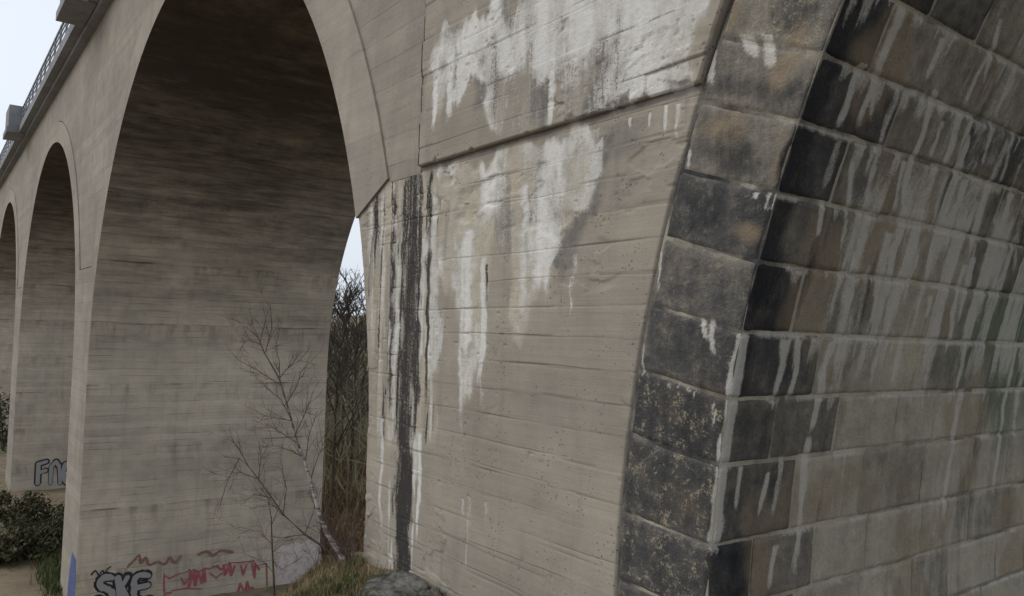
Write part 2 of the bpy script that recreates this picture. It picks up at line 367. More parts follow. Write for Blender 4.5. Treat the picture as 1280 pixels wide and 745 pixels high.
def zone_poly(U, H, pts, seed, soft=0.05, amp=0.16, finger=0.20, v=4.0):
    q = [on_face(x, y, v) for x, y in pts]
    Hn = H+(fbm(U*5.5, H*0.5, 3, seed+1)-0.5)*2*finger
    inside = np.zeros(U.shape, bool); dist = np.full(U.shape, 1e9)
    for (a, b), (c, d) in zip(q, q[1:]+q[:1]):
        t = np.clip(((U-a)*(c-a)+(Hn-b)*(d-b))/((c-a)**2+(d-b)**2+1e-12), 0, 1)
        dist = np.minimum(dist, np.hypot(U-a-t*(c-a), Hn-b-t*(d-b)))
        cond = ((b > Hn) != (d > Hn)) & (U < (c-a)*(Hn-b)/((d-b)+1e-12)+a)
        inside ^= cond
    sd = np.where(inside, dist, -dist)+(fbm(U*3.5, H*3.5, 4, seed)-0.5)*2*amp
    return sst(-soft, soft*1.6, sd)
def vstreaks(U, H, seed, fu=7.0, fh=0.7, lo=0.5, hi=0.72):
    return sst(lo, hi, fbm(U*fu, H*fh, 4, seed))

def pier_stains(U, H):
    wht = np.zeros_like(U); blk = np.zeros_like(U); crm = np.zeros_like(U); gry = np.zeros_like(U)
    up = lambda a, b: np.maximum(a, b)
    zone = zone_poly(U, H, [(548, 206), (640, 180), (765, 146), (764, 175), (748, 240), (742, 262), (712, 285), (700, 330), (672, 370), (655, 415), (640, 412), (636, 330), (612, 320), (606, 400), (590, 500), (575, 510), (566, 380), (546, 330)], 11)
    left = zone_poly(U, H, [(452, 262), (492, 215), (548, 206), (556, 420), (540, 560), (470, 560), (458, 330)], 12, 0.08)
    mot = fbm(U*2.6, H*1.5, 5, 20)
    crm = up(crm, zone*(0.72+0.3*sst(0.42, 0.62, fbm(U*1.4, H*1.0, 4, 24)))); crm = up(crm, 0.75*left)
    wht = up(wht, zone*(0.36+0.62*sst(0.34, 0.62, mot)*(0.55+0.45*vstreaks(U, H, 21, 6, 0.6, 0.40, 0.66))))
    wht = up(wht, left*(0.12+0.55*vstreaks(U, H, 22, 12, 0.7, 0.46, 0.66)))
    gry = up(gry, zone*0.75*sst(0.52, 0.62, fbm(U*3.4, H*0.8, 4, 31))); gry = up(gry, left*0.55*vstreaks(U, H, 32, 8, 0.7, 0.46, 0.60))
    for k, a in enumerate([(590, 285, 580, 470, 30), (577, 300, 577, 560, 15), (606, 320, 600, 520, 18),
              (657, 230, 650, 425, 26), (672, 240, 668, 380, 26),  (716, 290, 713, 408, 10),
              (740, 160, 738, 262, 18),
              (578, 622, 577, 645, 8), (587, 620, 586, 668, 9), (607, 626, 606, 662, 10), (585, 640, 582, 720, 6),
              (478, 520, 474, 690, 12), (526, 540, 520, 690, 12), (541, 240, 533, 560, 8),
              (832, 130, 829, 168, 7), (848, 128, 845, 178, 9), (812, 140, 811, 160, 5), (786, 146, 786, 160, 5), (858, 190, 858, 212, 8), (822, 345, 808, 470, 6)]):
        wht = up(wht, streak(U, H, *a, 40+k)*(0.45+0.55*vn(U*13, H*1.3, 39))*(0.62 if a[1] > 600 else 1.0))
    for k, a in enumerate([(494, 240, 487, 560, 11), (538, 215, 532, 545, 9), (526, 215, 521, 560, 9),
              (609, 330, 607, 385, 6)]):
        blk = up(blk, streak(U, H, *a, 90+k, 0.05)*(0.52+0.25*vn(U*30, H*9, 50+k)+0.25*sst(-1.1, -1.5, H)))
    band = blob(U, H, 511, 390, 48, 420, 151)*sst(0.0, 0.06, U-on_face(548, 400)[0])*sst(0.0, 0.06, on_face(478, 400)[0]-U)
    xs = lambda x0, x1, y: (on_face(x0, y)[0], on_face(x1, y)[0])
    c0 = np.interp(H, [on_face(502, 692)[1], on_face(506, 550)[1], on_face(513, 400)[1], on_face(516, 212)[1]], [on_face(502, 692)[0], on_face(505, 550)[0], on_face(512, 400)[0], on_face(516, 212)[0]])
    c0 = c0+(fbm(H*3, H*0, 3, 154)-0.5)*0.06; wd = np.interp(H, [-2.6, -0.8, 0.2, 1.7], [0.16, 0.17, 0.19, 0.17])*(0.8+0.4*vn(H*6, H*0, 155))
    blk = up(blk, sst(1.5, 0.45, np.abs(U-c0)/wd+(fbm(U*14, H*3.5, 4, 156)-0.5)*1.3)*sst(LEDGE+0.05, LEDGE-0.1, H)*(0.56+0.16*sst(-0.6, -1.2, H)))
    blk = up(blk, band*0.66*sst(0.46, 0.62, fbm(U*16, H*0.9, 4, 152)))
    wht = wht*(1-0.85*np.clip(blk, 0, 1)); wht = up(wht, band*0.55*(1-np.clip(blk, 0, 1))*sst(0.50, 0.64, fbm(U*19, H*0.8, 4, 153)))
    gry = up(gry, band*0.35)
    halo = sst(2.6, 1.4, np.abs(U-c0)/wd)*sst(0.9, 1.3, np.abs(U-c0)/wd)
    wht = up(wht, halo*0.75*sst(0.42, 0.58, fbm(U*11, H*1.6, 4, 157)))
    for k, a in enumerate([(762, 168, 745, 235, 18), (754, 168, 742, 240, 16), (660, 245, 658, 280, 13), (675, 190, 672, 250, 12), (640, 262, 640, 280, 9),
              (785, 150, 780, 200, 60), (560, 250, 555, 330, 8)]):
        gry = up(gry, streak(U, H, *a, 120+k, 0.2)*(0.95 if k < 2 else 0.6))
    for k, a in enumerate([(740, 262, 20, 24), (722, 280, 22, 10), (698, 322, 14, 26), (705, 300, 16, 16), (660, 268, 12, 16)]):
        gry = up(gry, blob(U, H, *a, 140+k)*0.95)
    dk = zone_poly(U, H, [(760, 150), (778, 148), (768, 210), (755, 242), (756, 262), (728, 288), (715, 302), (711, 334), (698, 348), (688, 322), (700, 288), (722, 268), (734, 248), (746, 215), (750, 180)], 160, 0.05, 0.13, 0.07)
    gry = up(gry, dk*1.0); wht = wht*(1-0.9*dk); crm = crm*(1-0.8*dk)
    und = sst(LEDGE-0.075, LEDGE-0.005, H+0.05*(fbm(U*5, H*0, 3, 165)-0.5)); gry = up(gry, 1.0*und); wht = wht*(1-und)  # stain plus the ledge's shadow, painted along the pier top
    gry = up(gry, 0.75*sst(LEDGE-0.5, LEDGE-0.02, H)*vstreaks(U, H, 166, 9, 0.4, 0.52, 0.66)*sst(0, 0.3, on_face(755, 200)[0]-U+0.2))
    blk = up(blk, left*0.62*sst(0.0, 0.1, U-on_face(552, 300)[0])*sst(0.56, 0.66, fbm(U*15, H*0.8, 4, 167)))
    gry = up(gry, 0.35*blob(U, H, 470, 330, 40, 90, 150))
    return wht, blk, crm, gry
def upper_stains(U, H):
    v = 3.95; wht = np.zeros_like(U); blk = np.zeros_like(U); crm = np.zeros_like(U); gry = np.zeros_like(U)
    up = np.maximum
    z = zone_poly(U, H, [(533, 68), (560, 36), (608, 8), (625, -40), (930, -40), (905, 0), (886, 30), (866, 60), (862, 108), (820, 124), (752, 140), (700, 160), (640, 166), (612, 150), (600, 120), (590, 108), (575, 140), (560, 100), (548, 155), (538, 150)], 201, 0.05, 0.14, 0.22, v)
    mot = fbm(U*2.4, H*1.6, 5, 202)
    wht = up(wht, z*(0.30+0.66*sst(0.34, 0.66, mot)*(0.6+0.4*vstreaks(U, H, 204, 6, 0.6, 0.40, 0.66)))); crm = up(crm, z*0.55*sst(0.45, 0.65, fbm(U*1.2, H, 4, 207)))
    gry = up(gry, z*0.80*sst(0.50, 0.61, fbm(U*3.2, H*0.75, 4, 206)))
    for k, a in enumerate([(550, 60, 543, 170, 17), (566, 55, 563, 160, 15), (577, 45, 575, 110, 18), (590, 40, 590, 100, 12), (692, 85, 690, 165, 16), (790, 75, 788, 140, 24), (840, 85, 835, 120, 24), (820, 88, 815, 128, 22),
              (795, 5, 792, 50, 16)]):
        wht = up(wht, streak(U, H, *a, 240+k, 0.35, v)*(0.55+0.5*vn(U*13, H*1.3, 38)))
    for k, a in enumerate([(603, 85, 600, 140, 26), (596, 45, 594, 90, 12), (572, 70, 571, 95, 8), (680, 100, 678, 170, 10), (810, 100, 808, 135, 10), (775, 10, 772, 55, 24), (815, 5, 812, 45, 18)]):
        gry = up(gry, streak(U, H, *a, 280+k, 0.15, v)*0.9)
    for a in [(885, 50, 880, 110, 14), (528, 90, 526, 150, 12)]:
        gry = up(gry, streak(U, H, *a, 300, 0.1, v)*0.45)
    return wht, blk, crm, gry
RELIEF_LINE = [None]
def relief(U, H, seed, board, spall, step):
    """formed-board relief of a near face, towards the viewer (metres)"""
    hb = (H + 0.02*(fbm(U*0.7, H*0+3, 3, seed)-0.5))/board
    i = np.floor(hb); f = hb-i
    seg = np.floor(U/2.1 + hsh(i, i*0+1, seed)*5)
    off = (hsh(i, seg, seed+1)-0.5)*2*step
    d = off + (fbm(U*1.3, H*1.3, 3, seed+2)-0.5)*0.006
    keep = sst(0.50, 0.70, fbm(U*1.6, i*3.3, 3, seed+3))
    line = np.exp(-(np.minimum(f, 1-f)*board/(0.006+0.010*vn(U*3, i*5.1, seed+7)))**2)
    d = d - line*keep*0.0065
    pit = fbm(U*9, H*9, 4, seed+4)
    m = sst(0.52, 0.60, fbm(U*1.1+4, H*1.6, 4, seed+5))*spall
    d = d - m*(sst(0.50, 0.54, fbm(U*2.6, H*5.5, 4, seed+6))*0.026 + sst(0.52, 0.66, pit)*0.010)
    hole = sst(0.88, 0.90, vn(U*22, H*22, seed+8))*sst(0.5, 0.65, fbm(U*2, H*2, 3, seed+9))
    RELIEF_LINE[0] = line*keep
    return d - hole*0.010

def add_attr(n_front, wht, blk, crm, gry, total):
    a = np.zeros((total, 4), np.float32); b = np.zeros((total, 4), np.float32)
    a[:n_front, 0] = wht.ravel(); a[:n_front, 1] = blk.ravel(); a[:n_front, 2] = crm.ravel(); b[:n_front, 1] = gry.ravel()
    a[:, 3] = 1; b[:, 3] = 1
    return {'st': a, 'st2': b}

# near pier: dense front below the ledge, plain sides
hs_ = np.concatenate([np.linspace(-3.9, -2.7, 50)[:-1], np.linspace(-2.7, LEDGE, 470)]); s_ = np.linspace(0, 1, 330)
Hg, Sg = np.meshgrid(hs_, s_, indexing='ij')
uR = extr_u(Hg)+0.006; uL = intr(Hg, CEN[0], -1)
Ug = uR+(uL-uR)*Sg
spm = np.maximum(blob(Ug, Hg, 580, 250, 130, 110, 61), 0.35)
Vg = 4.0 - relief(Ug, Hg, 400, 0.235, spm, 0.0022)
pl_line = RELIEF_LINE[0]
edge_r = np.minimum((Ug-uR), (uL-Ug)); Vg = Vg + 0.03*np.exp(-(edge_r/0.008)**2)
m = MB(); m.grid(np.stack([Ug, Vg, Hg], -1)); nf = len(m.v)
hc = np.linspace(-3.9, LEDGE, 40); vc = np.linspace(4.05, VB, 3)
Hc, Vc = np.meshgrid(hc, vc, indexing='ij'); m.grid(np.stack([intr(Hc, CEN[0], -1), Vc, Hc], -1))
_w, _b, _c, _g = pier_stains(Ug, Hg); _g = np.maximum(_g, 0.55*pl_line)
at_ = add_attr(nf, _w*(1-0.6*pl_line), _b, _c, _g, len(m.v))
pier = m.build('pier', M_con, via, True, at_); pier['label'] = 'wide near pier streaked black and white beside the stone arch'

# upper wall above the ledge
def upper_patch(h0, h1, nh, nu, dense):
    h = np.linspace(h0, h1, nh); Hh, S = np.meshgrid(h, np.linspace(0, 1, nu), indexing='ij')
    uR = extr_u(Hh)+0.022; uL = 7.0; Uu = uR+(uL-uR)*S; Vv = np.full_like(Uu, 3.95)
    if dense:
        Vv = Vv - relief(Uu, Hh, 500, 0.37, np.maximum(blob(Uu, Hh, 730, 60, 230, 110, 62, 3.95), 0.25), 0.011)
        e = np.minimum(np.minimum(Uu-uR, uL-Uu), Hh-h0); Vv = Vv+0.02*np.exp(-(e/0.006)**2)+0.03*sst(0.60, 0.68, fbm(Uu*6, Hh*6, 3, 77))*np.exp(-(e/0.05)**2)
    return Uu, Vv, Hh
Uu, Vv, Hh = upper_patch(LEDGE, 4.4, 290, 330, True)
m = MB(); m.grid(np.stack([Uu, Vv, Hh], -1)); nf = len(m.v); ul = RELIEF_LINE[0]; _w, _b, _c, _g = upper_stains(Uu, Hh); _g = np.maximum(_g, 0.85*ul); _b = np.maximum(_b, 1.0*sst(0.050, 0.015, 7.0-Uu)); sten = (_w*(1-0.7*ul), _b, _c, _g)
U2, V2, H2 = upper_patch(4.4, 7.99, 40, 30, False); m.grid(np.stack([U2, V2, H2], -1))
m.box(-30, 7.0, 3.95, 4.5, 7.99, CORN)
us = np.linspace(extr_u(LEDGE)+0.022, 7.0, 330)                      # underside of the ledge
lip = Vv[0, :]
m.grid(np.stack([np.stack([us, lip, us*0+LEDGE], -1), np.stack([us, us*0+4.12, us*0+LEDGE], -1)], 0))
for Ue, Ve, He in ((Uu, Vv, Hh), (U2, V2, H2)):                        # ends of the slab
    for c in (0, -1):
        m.grid(np.stack([np.stack([Ue[:, c], Ve[:, c], He[:, c]], -1), np.stack([Ue[:, c], Ve[:, c]*0+4.25, He[:, c]], -1)], 0))
w_ = m.build('spandrel_wall', M_con, via, True, add_attr(nf, *sten, len(m.v)))
w_['label'] = 'upper wall slab with white lime streaks and spalled board edges'

# spandrel walls over the arches, rings, vaults, piers
def spandrel(u0, u1, uc, dense_to=None):
    us = np.arange(u0, u1, 0.12)
    if dense_to: us = np.concatenate([np.arange(u0, dense_to, 0.02), np.arange(dense_to, u1, 0.12)])
    us = np.append(us, u1)
    b = H0 + BE*np.sqrt(np.clip(1-((us-uc)/AE)**2, 0, 1)); b = np.maximum(b+np.where(us > 9.4, 0.028, -0.03), 1.62+np.where(us > 9.4, 0.07, 0))
    t = np.linspace(0, 1, 160 if dense_to else 30)
    Us = us[:, None]+0*t[None, :]; Hs = b[:, None]+(CORN-b[:, None])*t[None, :]
    Vs = 4.0+0*Us
    if dense_to: Vs = Vs - relief(Us, Hs, 600, 0.25, 0.15+0*Us, 0.004)
    m = MB(); m.grid(np.stack([Us, Vs, Hs], -1))
    return m.build('spandrel_wall', M_far, via, True)
mid = [0.5*(a+b) for a, b in PIERS]
spandrel(7.02, mid[0], CEN[0], 9.4)
for i in range(1, 4): spandrel(mid[i-1], mid[i], CEN[i])
def ell(t, a, b, uc): return uc-a*np.cos(t), H0+b*np.sin(t)
for i, uc in enumerate(CEN):
    ti = math.asin((SPR-H0)/B); te = math.asin((1.66-H0)/BE)
    n = 120; k = np.linspace(0, 1, n)
    Ti = ti+(math.pi-2*ti)*k; Te = te+(math.pi-2*te)*k
    ui, hi = ell(Ti, A, B, uc); ue, he = ell(Te, AE, BE, uc)
    r = np.linspace(0, 1, 8)[None, :]
    Ur = ui[:, None]+(ue-ui)[:, None]*r; Hr = hi[:, None]+(he-hi)[:, None]*r
    m = MB(); m.grid(np.stack([Ur, np.full_like(Ur, 3.97), Hr], -1))
    m.grid(np.stack([np.stack([ue, ue*0+3.97, he], -1), np.stack([ue, ue*0+4.2, he], -1)], 0))
    m.grid(np.stack([np.stack([Ur[0], Ur[0]*0+3.97, Hr[0]], -1), np.stack([Ur[0], Ur[0]*0+4.2, Hr[0]], -1)], 0))
    m.grid(np.stack([np.stack([Ur[-1], Ur[-1]*0+3.97, Hr[-1]], -1), np.stack([Ur[-1], Ur[-1]*0+4.2, Hr[-1]], -1)], 0))
    ring = m.build('arch_ring', M_ring, via, False)
    vv = np.linspace(3.97, VB, 12)
    Uv = ui[:, None]+0*vv[None, :]; m = MB()
    m.grid(np.stack([Uv, vv[None, :]+0*Uv, hi[:, None]+0*Uv], -1))
    m.grid(np.stack([np.stack([ui, ui*0+VB, hi], -1), np.stack([ue, ue*0+VB, he], -1)], 0))
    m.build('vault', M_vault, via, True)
def make_pier(u0, u1, ucr, ucl):
    h = np.concatenate([np.linspace(-9.5, H0, 12), np.linspace(H0, SPR, 14)[1:]])
    ua = intr(h, ucr, 1); ub = intr(h, ucl, -1) if ucl else np.full_like(h, u1)
    m = MB(); r = np.linspace(0, 1, 5)
    for v in (3.97, VB):
        m.grid(np.stack([ua[:, None]+(ub-ua)[:, None]*r, np.full((len(h), 5), v), h[:, None]+0*r[None, :]], -1))
    for e in (ua, ub):
        vv = np.linspace(3.97, VB, 10)
        m.grid(np.stack([e[:, None]+0*vv, vv[None, :]+0*e[:, None], h[:, None]+0*vv], -1))
    m.add([(ua[-1], 3.97, SPR), (ub[-1], 3.97, SPR), (ub[-1], VB, SPR), (ua[-1], VB, SPR)], [(0, 1, 2, 3)])
    # the block that carries the two rings, proud of the wall between them
    x0, x1 = ua[-1], ub[-1]
    q = [(x0, SPR+0.002), (x0+0.745, 1.655), (x1-0.745, 1.655), (x1, SPR+0.002)]
    m.add([(a, 3.97, b) for a, b in q]+[(a, 4.3, b) for a, b in q], [(0, 1, 2, 3), (0, 1, 5, 4), (1, 2, 6, 5), (2, 3, 7, 6)])
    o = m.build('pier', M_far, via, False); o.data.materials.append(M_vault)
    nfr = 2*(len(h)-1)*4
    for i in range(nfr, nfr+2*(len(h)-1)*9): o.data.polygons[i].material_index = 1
    return o
piers = [make_pier(a, b, CEN[i], CEN[i+1] if i+1 < 4 else None) for i, (a, b) in enumerate(PIERS)]
# deck, back wall, cornice, refuges, railing
m = MB(); m.box(-30, 95, 4.3, VB-0.3, CORN-0.35, CORN+0.25); m.build('deck', M_cornice, via)
m = MB()
for uc in CEN:
    us = np.linspace(uc-10.6, uc+10.6, 60); b = np.maximum(H0+BE*np.sqrt(np.clip(1-((us-uc)/AE)**2, 0, 1))-0.02, SPR)
    m.grid(np.stack([np.stack([us, us*0+VB-0.004, b], -1), np.stack([us, us*0+VB-0.004, us*0+CORN], -1)], 0))
m.build('back_wall', M_far, via)
m = MB(); m.box(-30, 95, 3.74, 4.6, CORN, CORN+0.16); m.box(-30, 95, 3.46, 4.6, CORN+0.16, CORN+0.55)
m.build('cornice', M_cornice, via)
for a, b in [(3.5, 6.9)] + PIERS:
    c = 0.5*(a+b); m = MB(); m.box(c-1.2, c+1.2, 2.90, 3.70, CORN+0.12, CORN+0.40)
    m.box(c-1.1, c+1.1, 2.98, 3.14, CORN+0.40, CORN+1.55); m.box(c-1.1, c-0.93, 3.14, 3.8, CORN+0.40, CORN+1.55)
    m.box(c+0.93, c+1.1, 3.14, 3.8, CORN+0.40, CORN+1.55)
    m.build('refuge', M_cornice, via)
edges = [-30] + [x for a, b in [(3.5, 6.9)]+PIERS for x in (0.5*(a+b)-1.1, 0.5*(a+b)+1.1)]
pm = MB(); pm.box(-0.035, 0.035, -0.035, 0.035, 0, 0.98)
post_mesh = None
for i in range(0, len(edges)-1, 2):
    a, b = edges[i], edges[i+1]
    m = MB(); m.box(a, b, 3.535, 3.60, CORN+1.45, CORN+1.52); rail = m.build('railing', M_rail, via)
    for hh in (0.72, 1.0, 1.22):
        m = MB(); m.box(a, b, 3.55, 3.585, CORN+hh, CORN+hh+0.045); m.build('rail', M_rail, rail)
    if b < 0: continue
    n = int((b-a)/1.55)
    for k in range(n+1):
        uu = a+0.1+(b-a-0.2)*k/n
        if post_mesh is None:
            o = pm.build('post', M_rail, rail); post_mesh = o.data
        else:
            o = bpy.data.objects.new('post', post_mesh); COL.objects.link(o); o.parent = rail
        o.location = (-uu, 3.568, CORN+0.55)

# ------------------------------------------------------------------ stone arch
arch = empty('stone_arch', 'weathered dark ashlar stone arch streaked with white lime at the right', 'arch')
JA = [-9.0, -6.3, -3.6, -0.9, 1.8, 4.5, 7.67, 10.3, 12.93, 15.64, 18.25, 20.9, 23.3, 25.9, 28.5, 31.1, 33.7]
FACE_TONE = {0: .2, 1: .2, 2: .2, 3: .2, 4: .17, 5: .2, 6: .15, 7: .22, 8: .33, 9: .17, 10: .42, 11: .40, 12: .45, 13: .3, 14: .3, 15: .3}
DRIP = [(1130, 8, 1069, 172, 11), (1079, 80, 1045, 167, 9), (1126, 105, 1088, 220, 8), (1179, 45, 1156, 106, 6), (1238, 63, 1200, 138, 8), (1273, 80, 1238, 160, 8),
        (1051, 174, 1029, 244, 9), (1178, 150, 1158, 205, 7), (1200, 138, 1178, 215, 9), (1078, 274, 1058, 345, 8), (1112, 290, 1085, 420, 13), (1162, 370, 1156, 400, 6),
        (1000, 423, 982, 508, 9), (980, 423, 965, 508, 10), (1037, 425, 1012, 548, 9), (1012, 545, 990, 745, 9), (927, 583, 919, 645, 6), (962, 588, 947, 650, 7),
        (978, 568, 962, 655, 8), (1127, 423, 1112, 485, 6), (1242, 370, 1205, 485, 12), (1205, 483, 1175, 675, 10), (968, 680, 960, 745, 7), (1245, 435, 1240, 470, 6),
        (1160, 205, 1138, 290, 9), (1182, 215, 1160, 300, 9), (1205, 225, 1180, 320, 10), (1235, 230, 1210, 330, 10), (1262, 240, 1238, 340, 10), (1280, 250, 1262, 350, 10),
        (1130, 200, 1118, 270, 6), (1150, 300, 1130, 370, 9), (1190, 310, 1165, 400, 9), (1215, 320, 1195, 410, 10), (1250, 330, 1225, 420, 11), (1275, 350, 1255, 470, 10),
        (1118, 300, 1105, 380, 8), (1268, 160, 1245, 240, 8), (1275, 470, 1265, 560, 8), (1030, 250, 1020, 300, 6), (1095, 190, 1080, 260, 6), (1240, 150, 1225, 215, 7)]
DRIP += [(1096, 205, 1030, 420, 9), (1170, 110, 1120, 285, 8), (1215, 150, 1150, 380, 10), (1258, 170, 1190, 430, 10), (1278, 200, 1215, 440, 9), (1140, 290, 1085, 500, 9), (1240, 300, 1190, 520, 9), (1066, 200, 1050, 330, 7), (1085, 330, 1060, 470, 7), (1205, 330, 1180, 450, 8), (1170, 420, 1150, 520, 6), (1270, 430, 1240, 640, 8), (1105, 60, 1085, 160, 6), (1250, 20, 1225, 110, 7)]
DRIP_UV = [(*on_soffit(a, b), *on_soffit(c, d), w) for a, b, c, d, w in DRIP]
CORNER = [(936, 418), (926, 480), (912, 560), (897, 640), (886, 700)]
def paint_soffit(Vq, S, tone, seed):
    al = np.degrees(S/SR)
    wht = np.zeros_like(Vq); blk = np.zeros_like(Vq); tan = np.zeros_like(Vq); haze_grn = np.zeros_like(Vq)
    for k, (v0, s0, v1, s1, w) in enumerate(DRIP_UV):
        if s0 <= s1+0.02 or S.min() > s0+0.05 or S.max() < s1-0.05 or Vq.min() > max(v0, v1)+0.25 or Vq.max() < min(v0, v1)-0.25: continue
        z = 4.9+0.45*(v0-4); ww = w/FOC*z*1.15
        t = (s0-S)/(s0-s1)
        c = v0+(v1-v0)*t + (vn(S*6, S*0+k, 700+k)-0.5)*ww*0.9
        wd = ww*(0.65+0.5*vn(S*9, S*0, 740+k))*(1-0.35*np.clip(t, 0, 1))
        wht = np.maximum(wht, (0.55+0.55*hsh(np.array(k), np.array(3), 11))*(0.75+0.35*vn(Vq*14, S*1.5, 705))*sst(1.5, 0.3, np.abs(Vq-c)/wd)*sst(-0.02, 0.03, t)*sst(1.04, 0.75, t))
    for ja in JA:                                              # lime bleeding from the bed joints
        if al.min() > ja+0.3 or al.max() < ja-3.0: continue
        dj = (ja-al)*math.pi/180*SR
        wht = np.maximum(wht, 0.75*sst(0.06, 0.0, dj)*sst(-0.012, -0.004, dj)*sst(0.48, 0.64, fbm(Vq*3.5, S*0+ja*3.1, 4, 776)))
        hang = sst(0.58, 0.70, fbm(Vq*9, S*0+ja*7.7, 3, 777))*0.30*(0.3+vn(Vq*5, S*0+ja, 778))
        wht = np.maximum(wht, 0.60*sst(1.0, 0.3, dj/(hang+1e-4))*sst(0.0, 0.01, dj)*(hang > 0.01)*sst(6.5, 11, al))
    # run of lime down the very corner
    cs = S; cw = 0.055*(0.7+0.6*vn(cs*7, cs*0, 771))
    wht = np.maximum(wht, 1.1*sst(1.3, 0.4, np.abs(Vq-4.03)/cw)*sst(on_ring(*CORNER[0])[1]+0.02, on_ring(*CORNER[0])[1]-0.02, cs)*sst(on_ring(*CORNER[-1])[1]-0.05, on_ring(*CORNER[-1])[1]+0.2, cs))
    # thin pale wash between the drips, higher up and deeper in
    fld = fbm(Vq*5.5, S*0.55, 4, 780)
    wht = np.maximum(wht, 0.80*sst(0.38, 0.60, fld)*sst(4.5, 5.2, Vq)*sst(9.5, 12.5, al)*sst(22.5, 18.0, al))
    wht = np.maximum(wht, 0.34*sst(0.52, 0.68, fld)*sst(4.6, 5.6, Vq))
    # black damp beside the corner and dark vertical runs
    blk = np.maximum(blk, 0.95*sst(4.34, 4.10, Vq+0.12*(fbm(Vq*3, S*3, 3, 790)-0.5))*sst(13.2, 14.4, al))
    blk = np.maximum(blk, 0.80*sst(4.22, 4.06, Vq)*sst(13.2, 12.6, al)*sst(9.8, 10.6, al))
    run = fbm(Vq*4.2, S*0.6, 4, 795)
    blk = np.maximum(blk, 0.60*sst(0.50, 0.72, run)*sst(10, 15, al))
    blk = np.maximum(blk, 0.45*sst(0.58, 0.72, run))
    tan = np.maximum(tan, 0.8*sst(0.55, 0.7, fbm(Vq*2.0, S*2.2, 3, 797)))
    haze_grn = sst(6.3, 7.6, Vq)*sst(5.5, 9.0, al)*sst(0.35, 0.6, fbm(Vq*1.5, S*0.9, 3, 799))  # green of the lens haze, painted into the stone deeper in
    return wht, blk, tan, haze_grn
def paint_face(R_, S, k):
    wht = np.zeros_like(R_); blk = np.zeros_like(R_); tan = np.zeros_like(R_)
    def rs(x0, y0, x1, y1, wpx, a=0.72):
        r0, s0 = on_ring(x0, y0); r1, s1 = on_ring(x1, y1); w = wpx/FOC*4.9*0.7
        t = (s0-S)/(s0-s1); c = r0+(r1-r0)*t+(vn(S*9, S*0, 801)-0.5)*w*0.5
        return a*sst(1.2, 0.45, np.abs(R_-c)/w)*sst(-0.04, 0.03, t)*sst(1.05, 0.7, t)
    def rb(x, y, wp, hp, a=0.95, seed=820):
        r0, s0 = on_ring(x, y); d = np.hypot((R_-r0)/(wp/FOC*4.9), (S-s0)/(hp/FOC*4.9))+(fbm(R_*7, S*7, 5, seed)-0.5)*1.5
        return a*sst(1.3, 0.3, d)
    for a in [(961, 42, 961, 90, 17), (936, 42, 938, 74, 24), (893, 60, 890, 112, 8), (887, 80, 884, 108, 6), (862, 188, 860, 214, 6), (890, 398, 892, 450, 9), (878, 396, 886, 430, 8),
              (836, 478, 837, 486, 6), (860, 482, 862, 493, 5), (868, 488, 867, 500, 5), (847, 480, 848, 485, 4), (972, 240, 966, 272, 7), (962, 240, 958, 268, 5), (947, 238, 946, 250, 8),
              (806, 430, 803, 475, 4), (826, 312, 822, 372, 4), (893, 503, 892, 540, 4)]:
        wht = np.maximum(wht, rs(*a))
    for x, y, w, h, a in [(925, 195, 52, 34, .62), (940, 112, 70, 26, .6), (990, 15, 60, 28, .55), (965, 290, 14, 40, .9), (880, 270, 40, 45, .5), (955, 370, 16, 45, .9), (850, 525, 50, 30, .5), (985, 120, 25, 30, .5), (985, 190, 12, 45, .9)]:
        blk = np.maximum(blk, rb(x, y, w, h, a))
    for x, y, w, h in [(935, 290, 26, 12), (975, 205, 14, 40), (905, 160, 40, 18), (985, 75, 20, 40), (910, 20, 20, 22)]:
        tan = np.maximum(tan, rb(x, y, w, h, 0.95, 830))
    return wht, blk, tan
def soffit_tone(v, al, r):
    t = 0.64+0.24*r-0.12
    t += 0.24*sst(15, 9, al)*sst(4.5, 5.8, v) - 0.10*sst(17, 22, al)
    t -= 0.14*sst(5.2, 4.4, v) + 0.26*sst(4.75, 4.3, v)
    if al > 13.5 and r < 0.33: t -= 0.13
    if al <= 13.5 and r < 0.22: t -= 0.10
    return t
ir = random.Random(31)
def pt(r, al, v): return SUC+r*np.cos(al), v, SH0+r*np.sin(al)
